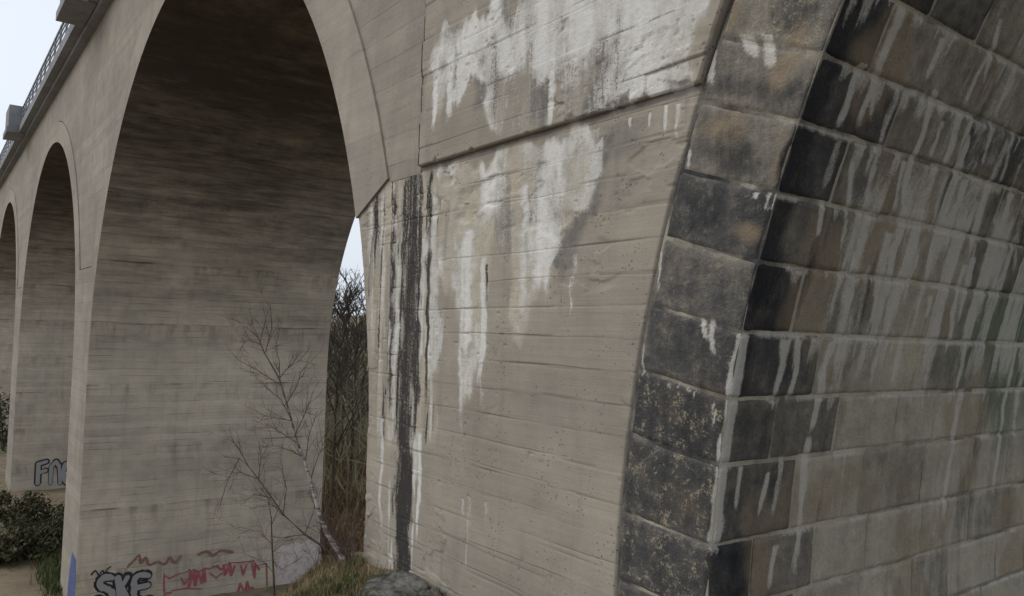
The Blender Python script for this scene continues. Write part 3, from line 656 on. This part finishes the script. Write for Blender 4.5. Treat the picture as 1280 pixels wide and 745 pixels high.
def voussoir(k, a0, a1, v0, v1, first, dense, name='voussoir'):
    g = 0.0055; da = g/SR
    off = ir.uniform(0.0, 0.007); rnd = ir.random()
    st_ = 0.02 if dense else 0.11
    na = max(4, int((a1-a0)*SR/st_)); al = np.linspace(a0+da, a1-da, na)
    LF = SRE-SR-g if first else 0.0; end = v1-g; start = v0 if first else v0+g
    npv = max(5, int((LF+end-start)/st_)); p = np.linspace(-LF, end-start, npv)
    if first: p[np.argmin(np.abs(p))] = 0.0
    AL, Pp = np.meshgrid(al, p, indexing='ij')
    face = Pp < 0
    s_arc = AL*SR
    dA = np.minimum(AL-al[0], al[-1]-AL)*SR; dP = np.minimum(Pp-p[0], p[-1]-Pp)
    d = np.minimum(dA, dP)
    chip = fbm(AL*SR*7+k*3, Pp*7+v0*5, 3, 900)
    rec = 0.018*np.exp(-(d/(0.0035+0.045*np.maximum(chip-0.52, 0)))**2) if dense else 0.030*(d < 1e-6)
    big = np.maximum((fbm(AL*SR*4+k*5, Pp*4+v0*3, 4, 910)-0.42)*0.026 + (fbm(AL*SR*14+k, Pp*14, 4, 911)-0.5)*0.012, -0.0005) if dense else 0*AL
    disp = off + big - rec                                    # outwards from the stone
    cr = 0.016*np.exp(-(np.abs(Pp)/0.02)) * (0.5+1.6*np.maximum(chip-0.3, 0)) if first else 0*AL
    Rr = np.where(face, SR-Pp, SR-disp) + np.where(face, 0, cr)
    Vv = np.where(face, v0-disp+cr, start+Pp + (cr if first else 0))
    if first: Rr = np.where(Pp == 0, SR-disp*0.5+cr, Rr)
    uu, vv, hh = pt(Rr, AL, Vv)
    m = MB(); m.grid(np.stack([uu, vv, hh], -1))
    n = len(m.v); A_ = np.zeros((n, 4), np.float32); B_ = np.zeros((n, 4), np.float32); A_[:, 3] = B_[:, 3] = 1
    alc = math.degrees(0.5*(a0+a1))
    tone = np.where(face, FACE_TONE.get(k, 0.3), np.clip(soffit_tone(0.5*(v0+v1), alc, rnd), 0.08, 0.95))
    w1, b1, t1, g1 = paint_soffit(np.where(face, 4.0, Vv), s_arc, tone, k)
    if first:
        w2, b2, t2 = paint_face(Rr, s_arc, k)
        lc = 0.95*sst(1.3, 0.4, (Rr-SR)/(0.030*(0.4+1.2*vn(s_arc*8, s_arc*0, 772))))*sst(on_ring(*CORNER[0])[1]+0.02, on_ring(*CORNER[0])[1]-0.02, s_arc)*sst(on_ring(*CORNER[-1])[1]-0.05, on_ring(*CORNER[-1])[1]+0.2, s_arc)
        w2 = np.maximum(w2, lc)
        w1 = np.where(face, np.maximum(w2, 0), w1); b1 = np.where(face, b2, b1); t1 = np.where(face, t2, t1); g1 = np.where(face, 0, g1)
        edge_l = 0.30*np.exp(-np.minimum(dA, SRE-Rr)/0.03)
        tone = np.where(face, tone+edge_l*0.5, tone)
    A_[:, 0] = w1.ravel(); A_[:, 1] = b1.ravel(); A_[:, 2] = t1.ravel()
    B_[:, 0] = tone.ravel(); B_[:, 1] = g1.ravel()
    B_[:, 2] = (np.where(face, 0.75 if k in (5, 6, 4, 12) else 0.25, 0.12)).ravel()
    # side faces of the block, going back into the bed
    corn = [(0, 0), (0, npv-1), (na-1, npv-1), (na-1, 0)]
    rb = SR+0.30
    base = [i*npv+j for i, j in corn]
    extra = [pt(rb, al[i], 4.3 if (first and j == 0) else Vv[i, j]) for i, j in corn]
    n0 = len(m.v); m.v += [(-e[0], e[1], e[2]) for e in extra]
    for q in range(4): m.f.append([base[q], base[(q+1) % 4], n0+(q+1) % 4, n0+q])
    A_ = np.vstack([A_, np.tile([0, 0, 0, 1], (4, 1))]); B_ = np.vstack([B_, np.tile([0.3, 0, 0, 1], (4, 1))])
    return m, A_, B_
rest = MB(); ra, rb_ = [], []
nv = 0
for k in range(len(JA)-1):
    a0, a1 = math.radians(JA[k]), math.radians(JA[k+1])
    v = 4.0; j = 0
    while v < VB-0.05:
        ln = ir.uniform(0.62, 1.05) if j else (ir.uniform(0.75, 1.0) if k % 2 else ir.uniform(0.42, 0.6))
        v1 = min(v+ln, VB)
        if VB-v1 < 0.4: v1 = VB
        seen = v < 8.6
        m, A_, B_ = voussoir(k, a0, a1, v, v1, j == 0, seen)
        m.build('voussoir', M_stone, arch, True, {'st': A_, 'st2': B_})
        v = v1; j += 1
# the courses overhead and on the far side, beyond the frame
a = JA[-1]
while a < 186:
    v = 4.0; j = 0
    while v < VB-0.05:
        v1 = min(v+ir.uniform(0.7, 1.1), VB)
        if VB-v1 < 0.4: v1 = VB
        m, A_, B_ = voussoir(20, math.radians(a), math.radians(a+2.65), v, v1, j == 0, False)
        n = len(rest.v); rest.v += m.v; rest.f += [[i+n for i in f] for f in m.f]; ra.append(A_); rb_.append(B_)
        v = v1; j += 1
    a += 2.65
o = rest.build('overhead_voussoirs', M_stone, arch, False, {'st': np.vstack(ra), 'st2': np.vstack(rb_)}); o['kind'] = 'stuff'
# mortar bed behind the blocks: fine where it is seen, so that the lime runs cross the joints
M_bed = M_stone
def bed(al, vv, rr):
    m = MB(); Am, Vm = np.meshgrid(al, vv, indexing='ij'); m.grid(np.stack(pt(SR+0.006, Am, Vm), -1)); n1 = len(m.v)
    Af, Rf = np.meshgrid(al, rr, indexing='ij'); m.grid(np.stack(pt(Rf, Af, 4.007+0*Af), -1)); n = len(m.v)
    A_ = np.zeros((n, 4)); B_ = np.zeros((n, 4)); A_[:, 3] = B_[:, 3] = 1
    w, b, t_, g_ = paint_soffit(Vm, Am*SR, 0, 0); w2, b2, t2 = paint_face(Rf, Af*SR, 0)
    A_[:n1, 0] = w.ravel(); A_[:n1, 1] = 0.55*b.ravel(); A_[n1:, 0] = w2.ravel(); A_[n1:, 1] = 0.5*b2.ravel(); B_[:n1, 1] = g_.ravel()*0.5
    B_[:n1, 0] = (0.10+1.35*fbm(Vm*2.2, Am*SR*2.2, 4, 950)).ravel(); B_[n1:, 0] = (-0.25+1.45*fbm(Rf*3.2, Af*SR*3.2, 4, 951)).ravel()
    return m.build('mortar_bed', M_bed, arch, True, {'st': A_, 'st2': B_})
bed(np.radians(np.linspace(-9.5, 33.7, 330)), np.concatenate([np.linspace(4.007, 8.6, 230), [VB]]), np.linspace(SR+0.006, 9.995, 40))
bed(np.radians(np.linspace(33.7, 187, 200)), np.array([4.007, VB]), np.array([SR+0.006, 9.995]))
# dark backing wall behind ring top so no light leaks between the ring and the slab
al = np.radians(np.linspace(-9.5, 187, 200)); m = MB(); Am, Vm = np.meshgrid(al, np.array([4.012, VB]), indexing='ij'); m.grid(np.stack(pt(10.0, Am, Vm), -1)); m.build('arch_back', M_mortar, arch)

# ------------------------------------------------------------------ graffiti on the far piers (paint: parts of the piers)
def on_inner(x, y, u):                    # a point on a pier's inner face, as (v, h)
    d = ray(x, y); t = u/d[0]; return d[1]*t, d[2]*t
GR = random.Random(3)
class Paint:
    def __init__(s, u, k=1.0): s.u = u; s.m = MB(); s.off = 0.004; s.k = k
    def stroke(s, pts, wpx):
        z = s.u*math.cos(AZ)+5; w0 = w = wpx/FOC*z*0.5*s.k
        q = [on_inner(x, y, s.u) for x, y in pts]
        for i in range(len(q)):
            a = q[i]; s.off += 0.0002
            w = w0*GR.uniform(0.78, 1.25)
            n = 9; s.m.add([(s.u-s.off, a[0]+w*math.cos(2*math.pi*j/n), a[1]+w*math.sin(2*math.pi*j/n)) for j in range(n)], [list(range(n))])
            if i+1 < len(q):
                b = q[i+1]; dx, dy = b[0]-a[0], b[1]-a[1]; L = math.hypot(dx, dy) or 1; nx, ny = -dy/L*w, dx/L*w
                s.off += 0.0002
                s.m.add([(s.u-s.off, a[0]+nx, a[1]+ny), (s.u-s.off, b[0]+nx, b[1]+ny), (s.u-s.off, b[0]-nx, b[1]-ny), (s.u-s.off, a[0]-nx, a[1]-ny)], [(0, 1, 2, 3)])
    def build(s, name, mat, parent, label):
        o = s.m.build(name, mat, parent); o['label'] = label; return o
M_black = paint('black_spray_paint', (0.030, 0.030, 0.036), 0.6, 0.15); M_silver = paint('silver_spray_paint', (0.31, 0.31, 0.315), 0.5, 0.12)
M_red = paint('red_spray_paint', (0.36, 0.085, 0.10), 0.7, 0.8); M_pale = paint('pale_pink_paint', (0.60, 0.54, 0.53), 0.8, 0.7)
M_faint = paint('faded_red_paint', (0.24, 0.125, 0.105), 0.8, 0.75); M_blue = paint('blue_paint', (0.055, 0.085, 0.21), 0.6, 0.3); M_wht = paint('white_paint', (0.50, 0.47, 0.46), 0.6, 0.5)
def smooth(pts, n=4):
    out = []
    for i in range(len(pts)-1):
        p0, p1, p2, p3 = pts[max(i-1, 0)], pts[i], pts[i+1], pts[min(i+2, len(pts)-1)]
        for k in range(n):
            t = k/n; out.append(tuple(0.5*((2*p1[c])+(p2[c]-p0[c])*t+(2*p0[c]-5*p1[c]+4*p2[c]-p3[c])*t*t+(3*p1[c]-p0[c]-3*p2[c]+p3[c])*t**3) for c in (0, 1)))
    return out+[pts[-1]]
SKE = [smooth([(140, 722), (132, 721), (125, 726), (126, 733), (134, 736), (140, 741), (138, 749), (128, 752), (121, 749)]),
       [(147, 722), (149, 735), (150, 752)], [(159, 721), (151, 734), (160, 752)],
       smooth([(185, 719), (175, 718), (168, 723), (167, 735), (168, 747), (176, 752), (187, 749)]), [(184, 731), (170, 734)]]
p2u = PIERS[0][0]
g = Paint(p2u)
for st in SKE: g.stroke(st, 10.5)
g.stroke(smooth([(114, 718), (119, 713), (123, 718), (128, 713), (131, 717), (134, 711), (138, 708)]), 1.6)
g.build('graffiti', M_black, piers[0], 'black outlined graffiti letters reading SKE')
g2 = Paint(p2u); g2.off = g.off+0.001
for st in SKE: g2.stroke(st, 6.4)
g2.build('graffiti', M_silver, piers[0], 'silver fill of the letters SKE')
g3 = Paint(p2u); g3.off = g2.off+0.001
for a, b in (((173, 723), (183, 722)), ((173, 725.5), (183, 725))): g3.stroke([a, b], 1.3)
g3.build('graffiti', M_black, piers[0], 'small black scribble on the last letter')
r = Paint(p2u)
for st, w in [([(204, 717), (206, 748)], 2.6), ([(204, 719), (212, 723), (222, 718), (230, 715), (240, 711), (248, 715), (256, 710), (262, 711), (270, 707), (276, 712), (282, 706), (286, 703), (300, 703), (318, 701), (322, 706), (333, 704), (334, 740)], 2.0),
              ([(238, 714), (236, 733), (243, 715), (244, 732), (248, 716), (252, 728), (255, 712), (256, 726)], 3.0), ([(279, 707), (281, 718), (287, 705), (289, 719), (293, 708)], 3.0),
              ([(301, 707), (304, 718), (308, 706)], 2.2), ([(315, 705), (318, 722), (319, 704), (324, 712)], 2.6), ([(297, 742), (300, 729), (306, 742), (309, 727), (313, 742)], 2.6),
              ([(314, 734), (320, 738), (330, 742)], 2.2), ([(214, 738), (232, 735), (252, 736)], 1.4), ([(208, 741), (214, 741)], 2), ([(226, 722), (230, 730), (236, 722)], 2.0), ([(262, 716), (270, 722), (277, 716)], 1.6)]:
    r.stroke(st, w)
o = r.build('graffiti', M_red, piers[0], 'jagged red outlined graffiti'); o['kind'] = 'stuff'
w = Paint(p2u); w.off = r.off+0.001
for st in [[(203, 716), (202.5, 728)], [(226, 715), (234, 712)], [(268, 706), (273, 703), (277, 709)], [(284, 704), (285, 699)], [(288, 702), (300, 701)], [(318, 700), (322, 705), (334, 702), (335, 712)], [(238, 711), (244, 709)], [(338, 706), (341, 712)]]:
    w.stroke(st, 1.5)
o = w.build('graffiti', M_wht, piers[0], 'white highlights over the red graffiti'); o['kind'] = 'stuff'
f = Paint(p2u)
for st in [smooth([(160, 708), (168, 700), (174, 694), (176, 704), (182, 697), (186, 706), (194, 703)]), smooth([(198, 702), (206, 705), (212, 697), (218, 703), (226, 695)]), smooth([(248, 693), (258, 689), (266, 694), (276, 688), (290, 690)])]:
    f.stroke(st, 3.0)
o = f.build('graffiti', M_faint, piers[0], 'faded red scrawl above the graffiti'); o['kind'] = 'stuff'
# pale whitewashed patch with a ragged outline
outl = [(346, 752), (345, 720), (347, 690), (352, 681), (360, 683), (368, 678), (377, 680), (386, 674), (393, 677), (400, 672), (402, 700), (401, 752)]
m = MB(); m.add([(p2u-0.004, *on_inner(x, y, p2u)) for x, y in outl], [list(range(len(outl)))]); o = m.build('graffiti', M_pale, piers[0]); o['label'] = 'pale pink painted patch'
bl = [(84, 745), (86, 720), (90, 690), (95, 700), (99, 725), (100, 760), (84, 760)]
m = MB(); q = [on_face(x, y, 3.965) for x, y in bl]; m.add([(min(max(a, 26.30), 29.18), 3.965, b) for a, b in q], [list(range(len(q)))]); o = m.build('graffiti', M_blue, piers[0]); o['label'] = 'blue paint low on the pier front'
p3u = PIERS[1][0]
far = [[(58, 577), (48, 580), (47, 604)], [(48, 591), (57, 588)], [(63, 604), (64, 583), (70, 577), (74, 583), (75, 604)], smooth([(90, 578), (82, 580), (79, 592), (82, 603), (89, 602), (90, 593), (82, 592)])]
g = Paint(p3u)
for st in far: g.stroke(st, 7.0)
g.build('graffiti', M_black, piers[1], 'black outlined graffiti letters on the next pier')
g2 = Paint(p3u); g2.off = g.off+0.001
for st in far: g2.stroke(st, 4.2)
g2.build('graffiti', M_silver, piers[1], 'silver filled graffiti letters on the next pier')

# ------------------------------------------------------------------ plants and stones
def to_ground(x, y):                      # where the sight line through (x, y) meets the ground, as (u, v, h)
    d = ray(x, y); t = 2.0
    while t < 400:
        p = d*t
        if p[2] < float(ground_h(p[0], p[1])): break
        t *= 1.006
    return d*t
def jit(p, s, R): return (p[0]+R.uniform(-s, s), p[1]+R.uniform(-s, s), p[2]+R.uniform(-s, s))
def twigs(mb, p, d, L, r, depth, R, lift=0.25, spread=0.6):
    """a crooked shoot from p along d with side shoots"""
    n = 4; pts = [p]; dd = np.array(d, float); q = np.array(p, float)
    for i in range(n):
        dd = dd+np.array([R.uniform(-1, 1) for _ in range(3)])*0.22+np.array([0, 0, lift*0.25]); dd /= np.linalg.norm(dd)
        q = q+dd*L/n; pts.append(tuple(q))
    mb.tube(pts, [r*(1-0.75*i/n) for i in range(n+1)], 4 if r > 0.004 else 3)
    if depth <= 0: return
    for i in range(R.randint(2, 4)):
        k = R.randint(1, n); b = np.array(pts[k]); a = dd+np.array([R.uniform(-1, 1) for _ in range(3)])*spread*1.5; a /= np.linalg.norm(a)
        twigs(mb, tuple(b), a, L*R.uniform(0.4, 0.7), r*0.6, depth-1, R, lift, spread)
# leaning birch sapling at the pier foot
R = random.Random(5)
base = to_ground(436, 702); zb = float(np.dot(base, FWD))
tr = empty('birch_sapling', 'bare leaning birch sapling with white bark at the foot of the near pier', 'tree')
tp = [(438, 710), (429, 698), (410, 669), (400, 645), (388, 601), (381, 577), (371, 551), (364, 524), (354, 490), (349, 473), (330, 440), (325, 427), (330, 408), (335, 388)]
T = [tuple(at(x, y, zb+0.02*i)) for i, (x, y) in enumerate(tp)]; T[0] = (T[0][0], T[0][1], T[0][2]-0.1)
m = MB(); m.tube(T, [0.042, 0.034, 0.028, 0.024, 0.018, 0.015, 0.013, 0.012, 0.011, 0.010, 0.008, 0.006, 0.005, 0.003], 8); m.build('trunk', M_birch, tr, True)
m = MB()
def branch(pts, r, z, nt, L):
    P = [tuple(at(x, y, z+0.06*R.uniform(-1, 1)*i)) for i, (x, y) in enumerate(pts)]
    m.tube(P, [r*(1-0.7*i/(len(P)-1)) for i in range(len(P))], 4)
    for i in range(nt):
        k = R.randint(0, len(P)-2); t = R.random(); a, b = np.array(P[k]), np.array(P[k+1]); q = a+(b-a)*t; d = (b-a)/np.linalg.norm(b-a)
        d = d+np.array([R.uniform(-1, 1) for _ in range(3)])*0.8; d /= np.linalg.norm(d)
        twigs(m, tuple(q), d, L*R.uniform(0.5, 1.1), r*0.5, 1, R)
for b in [[(349, 473), (362, 458), (377, 450)], [(350, 476), (349, 450), (344, 435)], [(352, 482), (330, 468), (312, 458)], [(364, 526), (345, 522), (330, 520)], [(368, 545), (380, 520), (388, 498)], [(382, 575), (386, 545), (396, 515)],
          [(380, 572), (360, 562), (338, 556)], [(330, 440), (322, 420), (313, 400)], [(332, 440), (340, 410), (338, 380)], [(371, 553), (350, 540), (335, 530)], [(358, 505), (372, 480), (376, 465)], [(388, 600), (396, 575), (404, 555)], [(364, 524), (352, 500), (336, 488)], [(326, 430), (312, 425), (300, 428)]]:
    branch(b, 0.0065, zb+0.1, 7, 0.34)
m.build('branches', M_twig, tr)
# arching brown sapling beside it
tr = empty('arching_sapling', 'thin bare brown sapling arching left of the birch', 'tree')
base = to_ground(420, 700); z2 = float(np.dot(base, FWD))
m = MB()
P = [tuple(at(x, y, z2+0.03*i)) for i, (x, y) in enumerate([(428, 706), (405, 684), (381, 668), (354, 643), (338, 620), (323, 599), (310, 582), (299, 573), (280, 571)])]
m.tube(P, [0.015, 0.013, 0.012, 0.010, 0.009, 0.008, 0.006, 0.005, 0.003], 6); m.build('trunk', M_twig, tr, True)
m = MB()
for b in [[(354, 643), (358, 610), (352, 585)], [(354, 645), (342, 632), (336, 630)], [(323, 599), (326, 575), (325, 560)], [(325, 600), (300, 590), (282, 600)], [(338, 622), (318, 618), (300, 632)], [(299, 573), (285, 600), (272, 640)], [(310, 582), (295, 555), (280, 545)],
          [(381, 668), (392, 640), (398, 610)], [(405, 684), (400, 650), (392, 625)], [(381, 668), (352, 672), (318, 668)], [(418, 695), (412, 655), (405, 620)]]:
    branch(b, 0.0065, z2, 6, 0.34)
m.build('branches', M_twig, tr)
# upright thin stem rising from below the frame
tr = empty('upright_sapling', 'slender dark upright stem in front of the pale painted patch', 'tree')
b0 = at(343, 770, 9.5); gz = float(ground_h(b0[0], b0[1]))
m = MB(); P = [(b0[0], b0[1], gz-0.05)] + [tuple(at(x, y, 9.5)) for x, y in [(343, 760), (342, 720), (340, 680), (339, 645)]]
m.tube(P, [0.022, 0.018, 0.014, 0.011, 0.007], 6); m.build('trunk', M_twig, tr, True)
m = MB()
for b in [[(339, 648), (335, 625), (328, 610)], [(340, 655), (348, 635), (352, 620)], [(340, 680), (325, 665), (305, 660)], [(341, 690), (356, 678), (366, 672)], [(342, 715), (325, 700), (300, 690)], [(341, 700), (352, 712), (372, 700)]]:
    branch(b, 0.005, 9.5, 6, 0.36)
m.build('branches', M_twig, tr)
# dry shrub at the birch foot
sh = empty('dry_shrub', 'tangle of dark dry twigs at the foot of the birch', 'shrub')
m = MB()
for i in range(46):
    p = to_ground(R.uniform(395, 440), R.uniform(695, 712)); d = np.array([R.uniform(-0.6, 0.6), R.uniform(-0.6, 0.6), 1.0]); d /= np.linalg.norm(d)
    twigs(m, tuple(p), d, R.uniform(0.35, 0.75), 0.0045, 1, R)
o = m.build('twigs', M_twig, sh); o['kind'] = 'stuff'

# grass on the bank
def blades(name, mat, n, pick, hmin, hmax, wid, label, cat, R, lean=0.5):
    V = []; F = []
    for i in range(n):
        u, v = pick(); h = float(ground_h(u, v))-0.02; L = R.uniform(hmin, hmax); a = R.uniform(0, 6.283); b = R.uniform(0, 6.283); ln = R.uniform(0.1, lean)*L
        dx, dy = math.cos(a)*wid, math.sin(a)*wid; lx, ly = math.cos(b)*ln, math.sin(b)*ln; k = len(V)
        V += [(-(u-dx), v-dy, h), (-(u+dx), v+dy, h), (-(u+dx*0.7+lx*0.4), v+dy*0.7+ly*0.4, h+L*0.6), (-(u-dx*0.7+lx*0.4), v-dy*0.7+ly*0.4, h+L*0.6), (-(u+lx), v+ly, h+L*math.sqrt(max(0.2, 1-(ln/L)**2)))]
        F += [(k, k+1, k+2, k+3), (k+3, k+2, k+4)]
    o = mesh_obj(name, V, F, mat); o['kind'] = 'stuff'; tag(o, label, cat); return o
R = random.Random(12)
def bank():
    while True:
        u, v = R.uniform(5.2, 9.6), R.uniform(1.6, 3.97)
        if R.random() < math.exp(-((v-3.85)/0.8)**2)+0.15: return u, v
def tuft():
    c = R.choice(TUFTS); return c[0]+R.gauss(0, 0.10), min(c[1]+R.gauss(0, 0.10), 3.96)
TUFTS = [(R.uniform(6.2, 8.6), R.uniform(3.0, 3.9)) for _ in range(26)]
blades('grass', M_grassg, 5200, tuft, 0.04, 0.13, 0.004, 'short green grass tufts on the bank by the boulder', 'grass', R)
blades('dry_grass', M_grassd, 5200, bank, 0.05, 0.17, 0.0035, 'straw coloured dry grass along the pier foot', 'grass', R, 0.8)
blades('leaf_litter', M_scrub, 2600, bank, 0.02, 0.05, 0.014, 'brown dead leaves scattered on the bank by the pier', 'leaves', R, 0.97)
def valley_strip():
    t = R.random(); p = VS0+(VS1-VS0)*t; return p[0]+R.gauss(0, 0.5), p[1]+R.gauss(0, 0.22)
VS0, VS1 = to_ground(70, 742), to_ground(62, 655)
blades('valley_grass', M_grassg, 3500, valley_strip, 0.15, 0.5, 0.02, 'strip of green grass on the sandy valley floor', 'grass', R)
def scrubland():
    r = R.uniform(24, 52); ph = math.radians(R.uniform(17, 34)); u, v = r*math.cos(ph), r*math.sin(ph)
    return (u, max(v, 12.2))
blades('dead_bracken', M_scrub, 16000, scrubland, 0.4, 1.5, 0.03, 'brown dead bracken covering the slope behind the viaduct', 'bracken', R, 0.9)

# boulder and pale stones at the pier foot
def stone(name, c, sx, sy, sz, seed, mat, n=20, strata=0.0, rot=0.0):
    th = np.linspace(0, math.pi, n); ph = np.linspace(0, 2*math.pi, 2*n+1)
    Th, Ph = np.meshgrid(th, ph, indexing='ij'); x, y, z = np.sin(Th)*np.cos(Ph), np.sin(Th)*np.sin(Ph), np.cos(Th)
    k = 1+(fbm(x*1.7+seed+y, z*1.7+y*1.3+seed*2, 4, seed)-0.5)*0.75 + (fbm(x*5+9+y*2, z*5+y*4, 3, seed+3)-0.5)*0.22
    z2_ = z*k
    if strata: z2_ = z2_+0.10*np.round(z2_*strata)/strata
    X = x*k*sx; Y = y*k*sy; cr, sr = math.cos(rot), math.sin(rot)
    m = MB(); m.grid(np.stack([c[0]+X*cr-Y*sr, c[1]+X*sr+Y*cr, c[2]+z2_*sz], -1)); return m.build(name, mat, None, True)
for i, (x, y, sx, sy, sz, rt, nm, lb) in enumerate([(542, 738, .62, .30, .10, .5, 'boulder', 'largest flat grey mossy slab at the foot of the near pier'), (500, 740, .30, .18, .08, .2, 'rock', 'mossy grey rock at the left end of the flat slab'),
        (588, 747, .30, .16, .09, .6, 'rock', 'grey rock right of the flat slab against the pier'), (520, 722, .12, .08, .06, .9, 'rock', 'small dark rock in the grass behind the flat slab'), (560, 724, .15, .08, .06, .4, 'rock', 'narrow grey rock between the flat slab and the pier'),
        (480, 745, .12, .1, .06, .1, 'rock', 'small dark rock beside the pale stones')]):
    p = to_ground(x, y); tag(stone(nm, (p[0], min(p[1], 3.9-sy), p[2]+sz*0.35), sx, sy, sz, 4+3*i, M_rock, 34 if i == 0 else 22, 4, rt), lb, 'rock', 'rocks at the pier foot')
PST = ['pale stone in the grass, left of its close pair', 'pale stone in the grass, right of its close pair', 'small pale stone just left of the close pair of pale stones', 'leftmost pale stone in the grass by the bank edge', 'pale stone highest up the grass bank near the pier', 'tiniest pale stone below the close pair of pale stones', 'pale stone lying on the ground next to the flat slab']
for i, (x, y, s) in enumerate([(480, 729, .035), (490, 727, .03), (470, 733, .03), (463, 741, .035), (500, 714, .03), (476, 738, .02), (545, 722, .025)]):
    p = to_ground(x, y); tag(stone('pale_stone', (p[0], p[1], p[2]+0.03), s*1.4, s, s*0.75, 20+i, M_pebble, 9), PST[i], 'stone', 'pale stones in the grass')

# bare trees and thicket beyond the viaduct
def bare_tree(u, v, ht, seed, label):
    R = random.Random(seed); root = empty('bare_tree', label, 'tree', 'bare trees behind the viaduct'); h0 = float(ground_h(u, v))-0.2
    pts = [(u, v, h0)]; n = 9
    for i in range(n): pts.append((pts[-1][0]+R.uniform(-1, 1)*0.09, pts[-1][1]+R.uniform(-1, 1)*0.09, pts[-1][2]+ht/n))
    r = ht*0.010; m = MB(); m.tube(pts, [r*(1-0.85*i/n) for i in range(n+1)], 6); m.build('trunk', M_btree, root, True)
    m = MB()
    for i in range(34):
        t = R.uniform(0.30, 1.0)*n; k = min(int(t), n-1); a, b = np.array(pts[k]), np.array(pts[k+1]); q = a+(b-a)*(t-k)
        an = R.uniform(0, 6.283); d = np.array([math.cos(an), math.sin(an), R.uniform(0.5, 1.4)]); d /= np.linalg.norm(d)
        twigs(m, tuple(q), d, ht*R.uniform(0.13, 0.30)*(1.25-t/n*0.7), r*0.42, 3, R, 0.5, 0.5)
    m.build('crown', M_btree, root)
spots = [(24.2, 34, 9.6, 'tallest bare tree rising against the sky in the gap between the piers'), (25.6, 38, 9.4, 'bare tree against the near pier edge in the gap'), (23.4, 44, 9.6, 'bare tree close to the far pier edge in the gap'),
         (24.9, 47, 10.0, 'distant bare tree in the middle of the gap between the piers'), (26.6, 42, 9.0, 'bare tree half hidden behind the near pier'), (22.4, 40, 9.0, 'bare tree half hidden behind the far pier')]
for i, (ph, r_, ht, lb) in enumerate(spots):
    a = math.radians(ph); bare_tree(r_*math.cos(a), r_*math.sin(a), ht, 60+i, lb)
R = random.Random(77); m = MB()
for i in range(470):
    r_ = R.uniform(33, 75); a = math.radians(R.uniform(17, 33)); u, v = r_*math.cos(a), max(r_*math.sin(a), 13); h = float(ground_h(u, v)); ht = R.uniform(4.2, 7.4)
    p = (u, v, h); q = [p]; 
    for k in range(5): q.append((q[-1][0]+R.uniform(-1, 1)*0.22, q[-1][1]+R.uniform(-1, 1)*0.22, q[-1][2]+ht/5))
    m.tube(q, [0.05*(1-0.17*k) for k in range(6)], 3)
    for k in range(9):
        j = R.randint(1, 4); an = R.uniform(0, 6.283); d = np.array([math.cos(an), math.sin(an), R.uniform(0.2, 1.3)]); d /= np.linalg.norm(d)
        s0 = np.array(q[j]); s1 = s0+d*R.uniform(0.5, 1.6); s2 = s1+np.array([R.uniform(-.4, .4), R.uniform(-.4, .4), R.uniform(.1, .6)])
        m.tube([tuple(s0), tuple(s1), tuple(s2)], [0.022, 0.013, 0.005], 3)
o = m.build('thicket', M_thick); o['kind'] = 'stuff'; tag(o, 'dense olive brown thicket of bare young trees behind the viaduct', 'thicket')

# evergreen shrubs by the far piers
def shrub(x, y, z, wpx, hpx, seed, label):
    R = random.Random(seed); c = at(x, y, z); root = empty('evergreen_shrub', label, 'shrub', 'shrubs on the valley floor')
    gz = float(ground_h(c[0], c[1])); wd = wpx/FOC*z*0.5; ht = hpx/FOC*z
    m = MB()
    for i in range(7):
        a = R.uniform(0, 6.283); m.tube([(c[0]+R.uniform(-.1, .1), c[1]+R.uniform(-.1, .1), gz-0.1), (c[0]+math.cos(a)*wd*.3, c[1]+math.sin(a)*wd*.3, gz+ht*.4), (c[0]+math.cos(a)*wd*.6, c[1]+math.sin(a)*wd*.6, gz+ht*.75)], [0.05, 0.03, 0.012], 5)
    m.build('stem', M_btree, root)
    V = []; F = []
    cl = [(R.gauss(0, .55), R.gauss(0, .5), R.uniform(0.05, 0.75)*R.uniform(0.6, 1.25)) for _ in range(20)]
    for i in range(2300):
        k = R.choice(cl); px_, py_, pz_ = k[0]*wd+R.gauss(0, .17)*wd, k[1]*wd+R.gauss(0, .17)*wd, k[2]*ht+R.gauss(0, .09)*ht
        if pz_ < 0: continue
        p = np.array([c[0]+px_, c[1]+py_, gz+pz_]); a = np.array([R.gauss(0, 1) for _ in range(3)]); a /= np.linalg.norm(a); b = np.cross(a, [R.gauss(0, 1) for _ in range(3)]); b /= np.linalg.norm(b)
        s = R.uniform(0.04, 0.15); n = len(V)
        for q in (p-a*s, p+b*s*.45, p+a*s, p-b*s*.45): V.append((-q[0], q[1], q[2]))
        F.append((n, n+1, n+2, n+3))
    mesh_obj('foliage', V, F, M_leaf, root)
for q in [(20, 640, 33, 78, 46, 2, 'dark green shrub at the left edge of the picture'), (66, 640, 31.5, 66, 34, 1, 'dark green shrub below the graffiti of the next pier'),
          (44, 655, 29, 60, 34, 3, 'low dark green shrub in front of the two larger ones'), (4, 560, 52, 44, 90, 4, 'tall dark bush under the third arch'),
          (82, 650, 30, 30, 36, 5, 'small shrub beside the front corner of the far pier'), (2, 655, 28, 44, 38, 6, 'low shrub cut by the left frame edge in front of the others')]: shrub(*q)
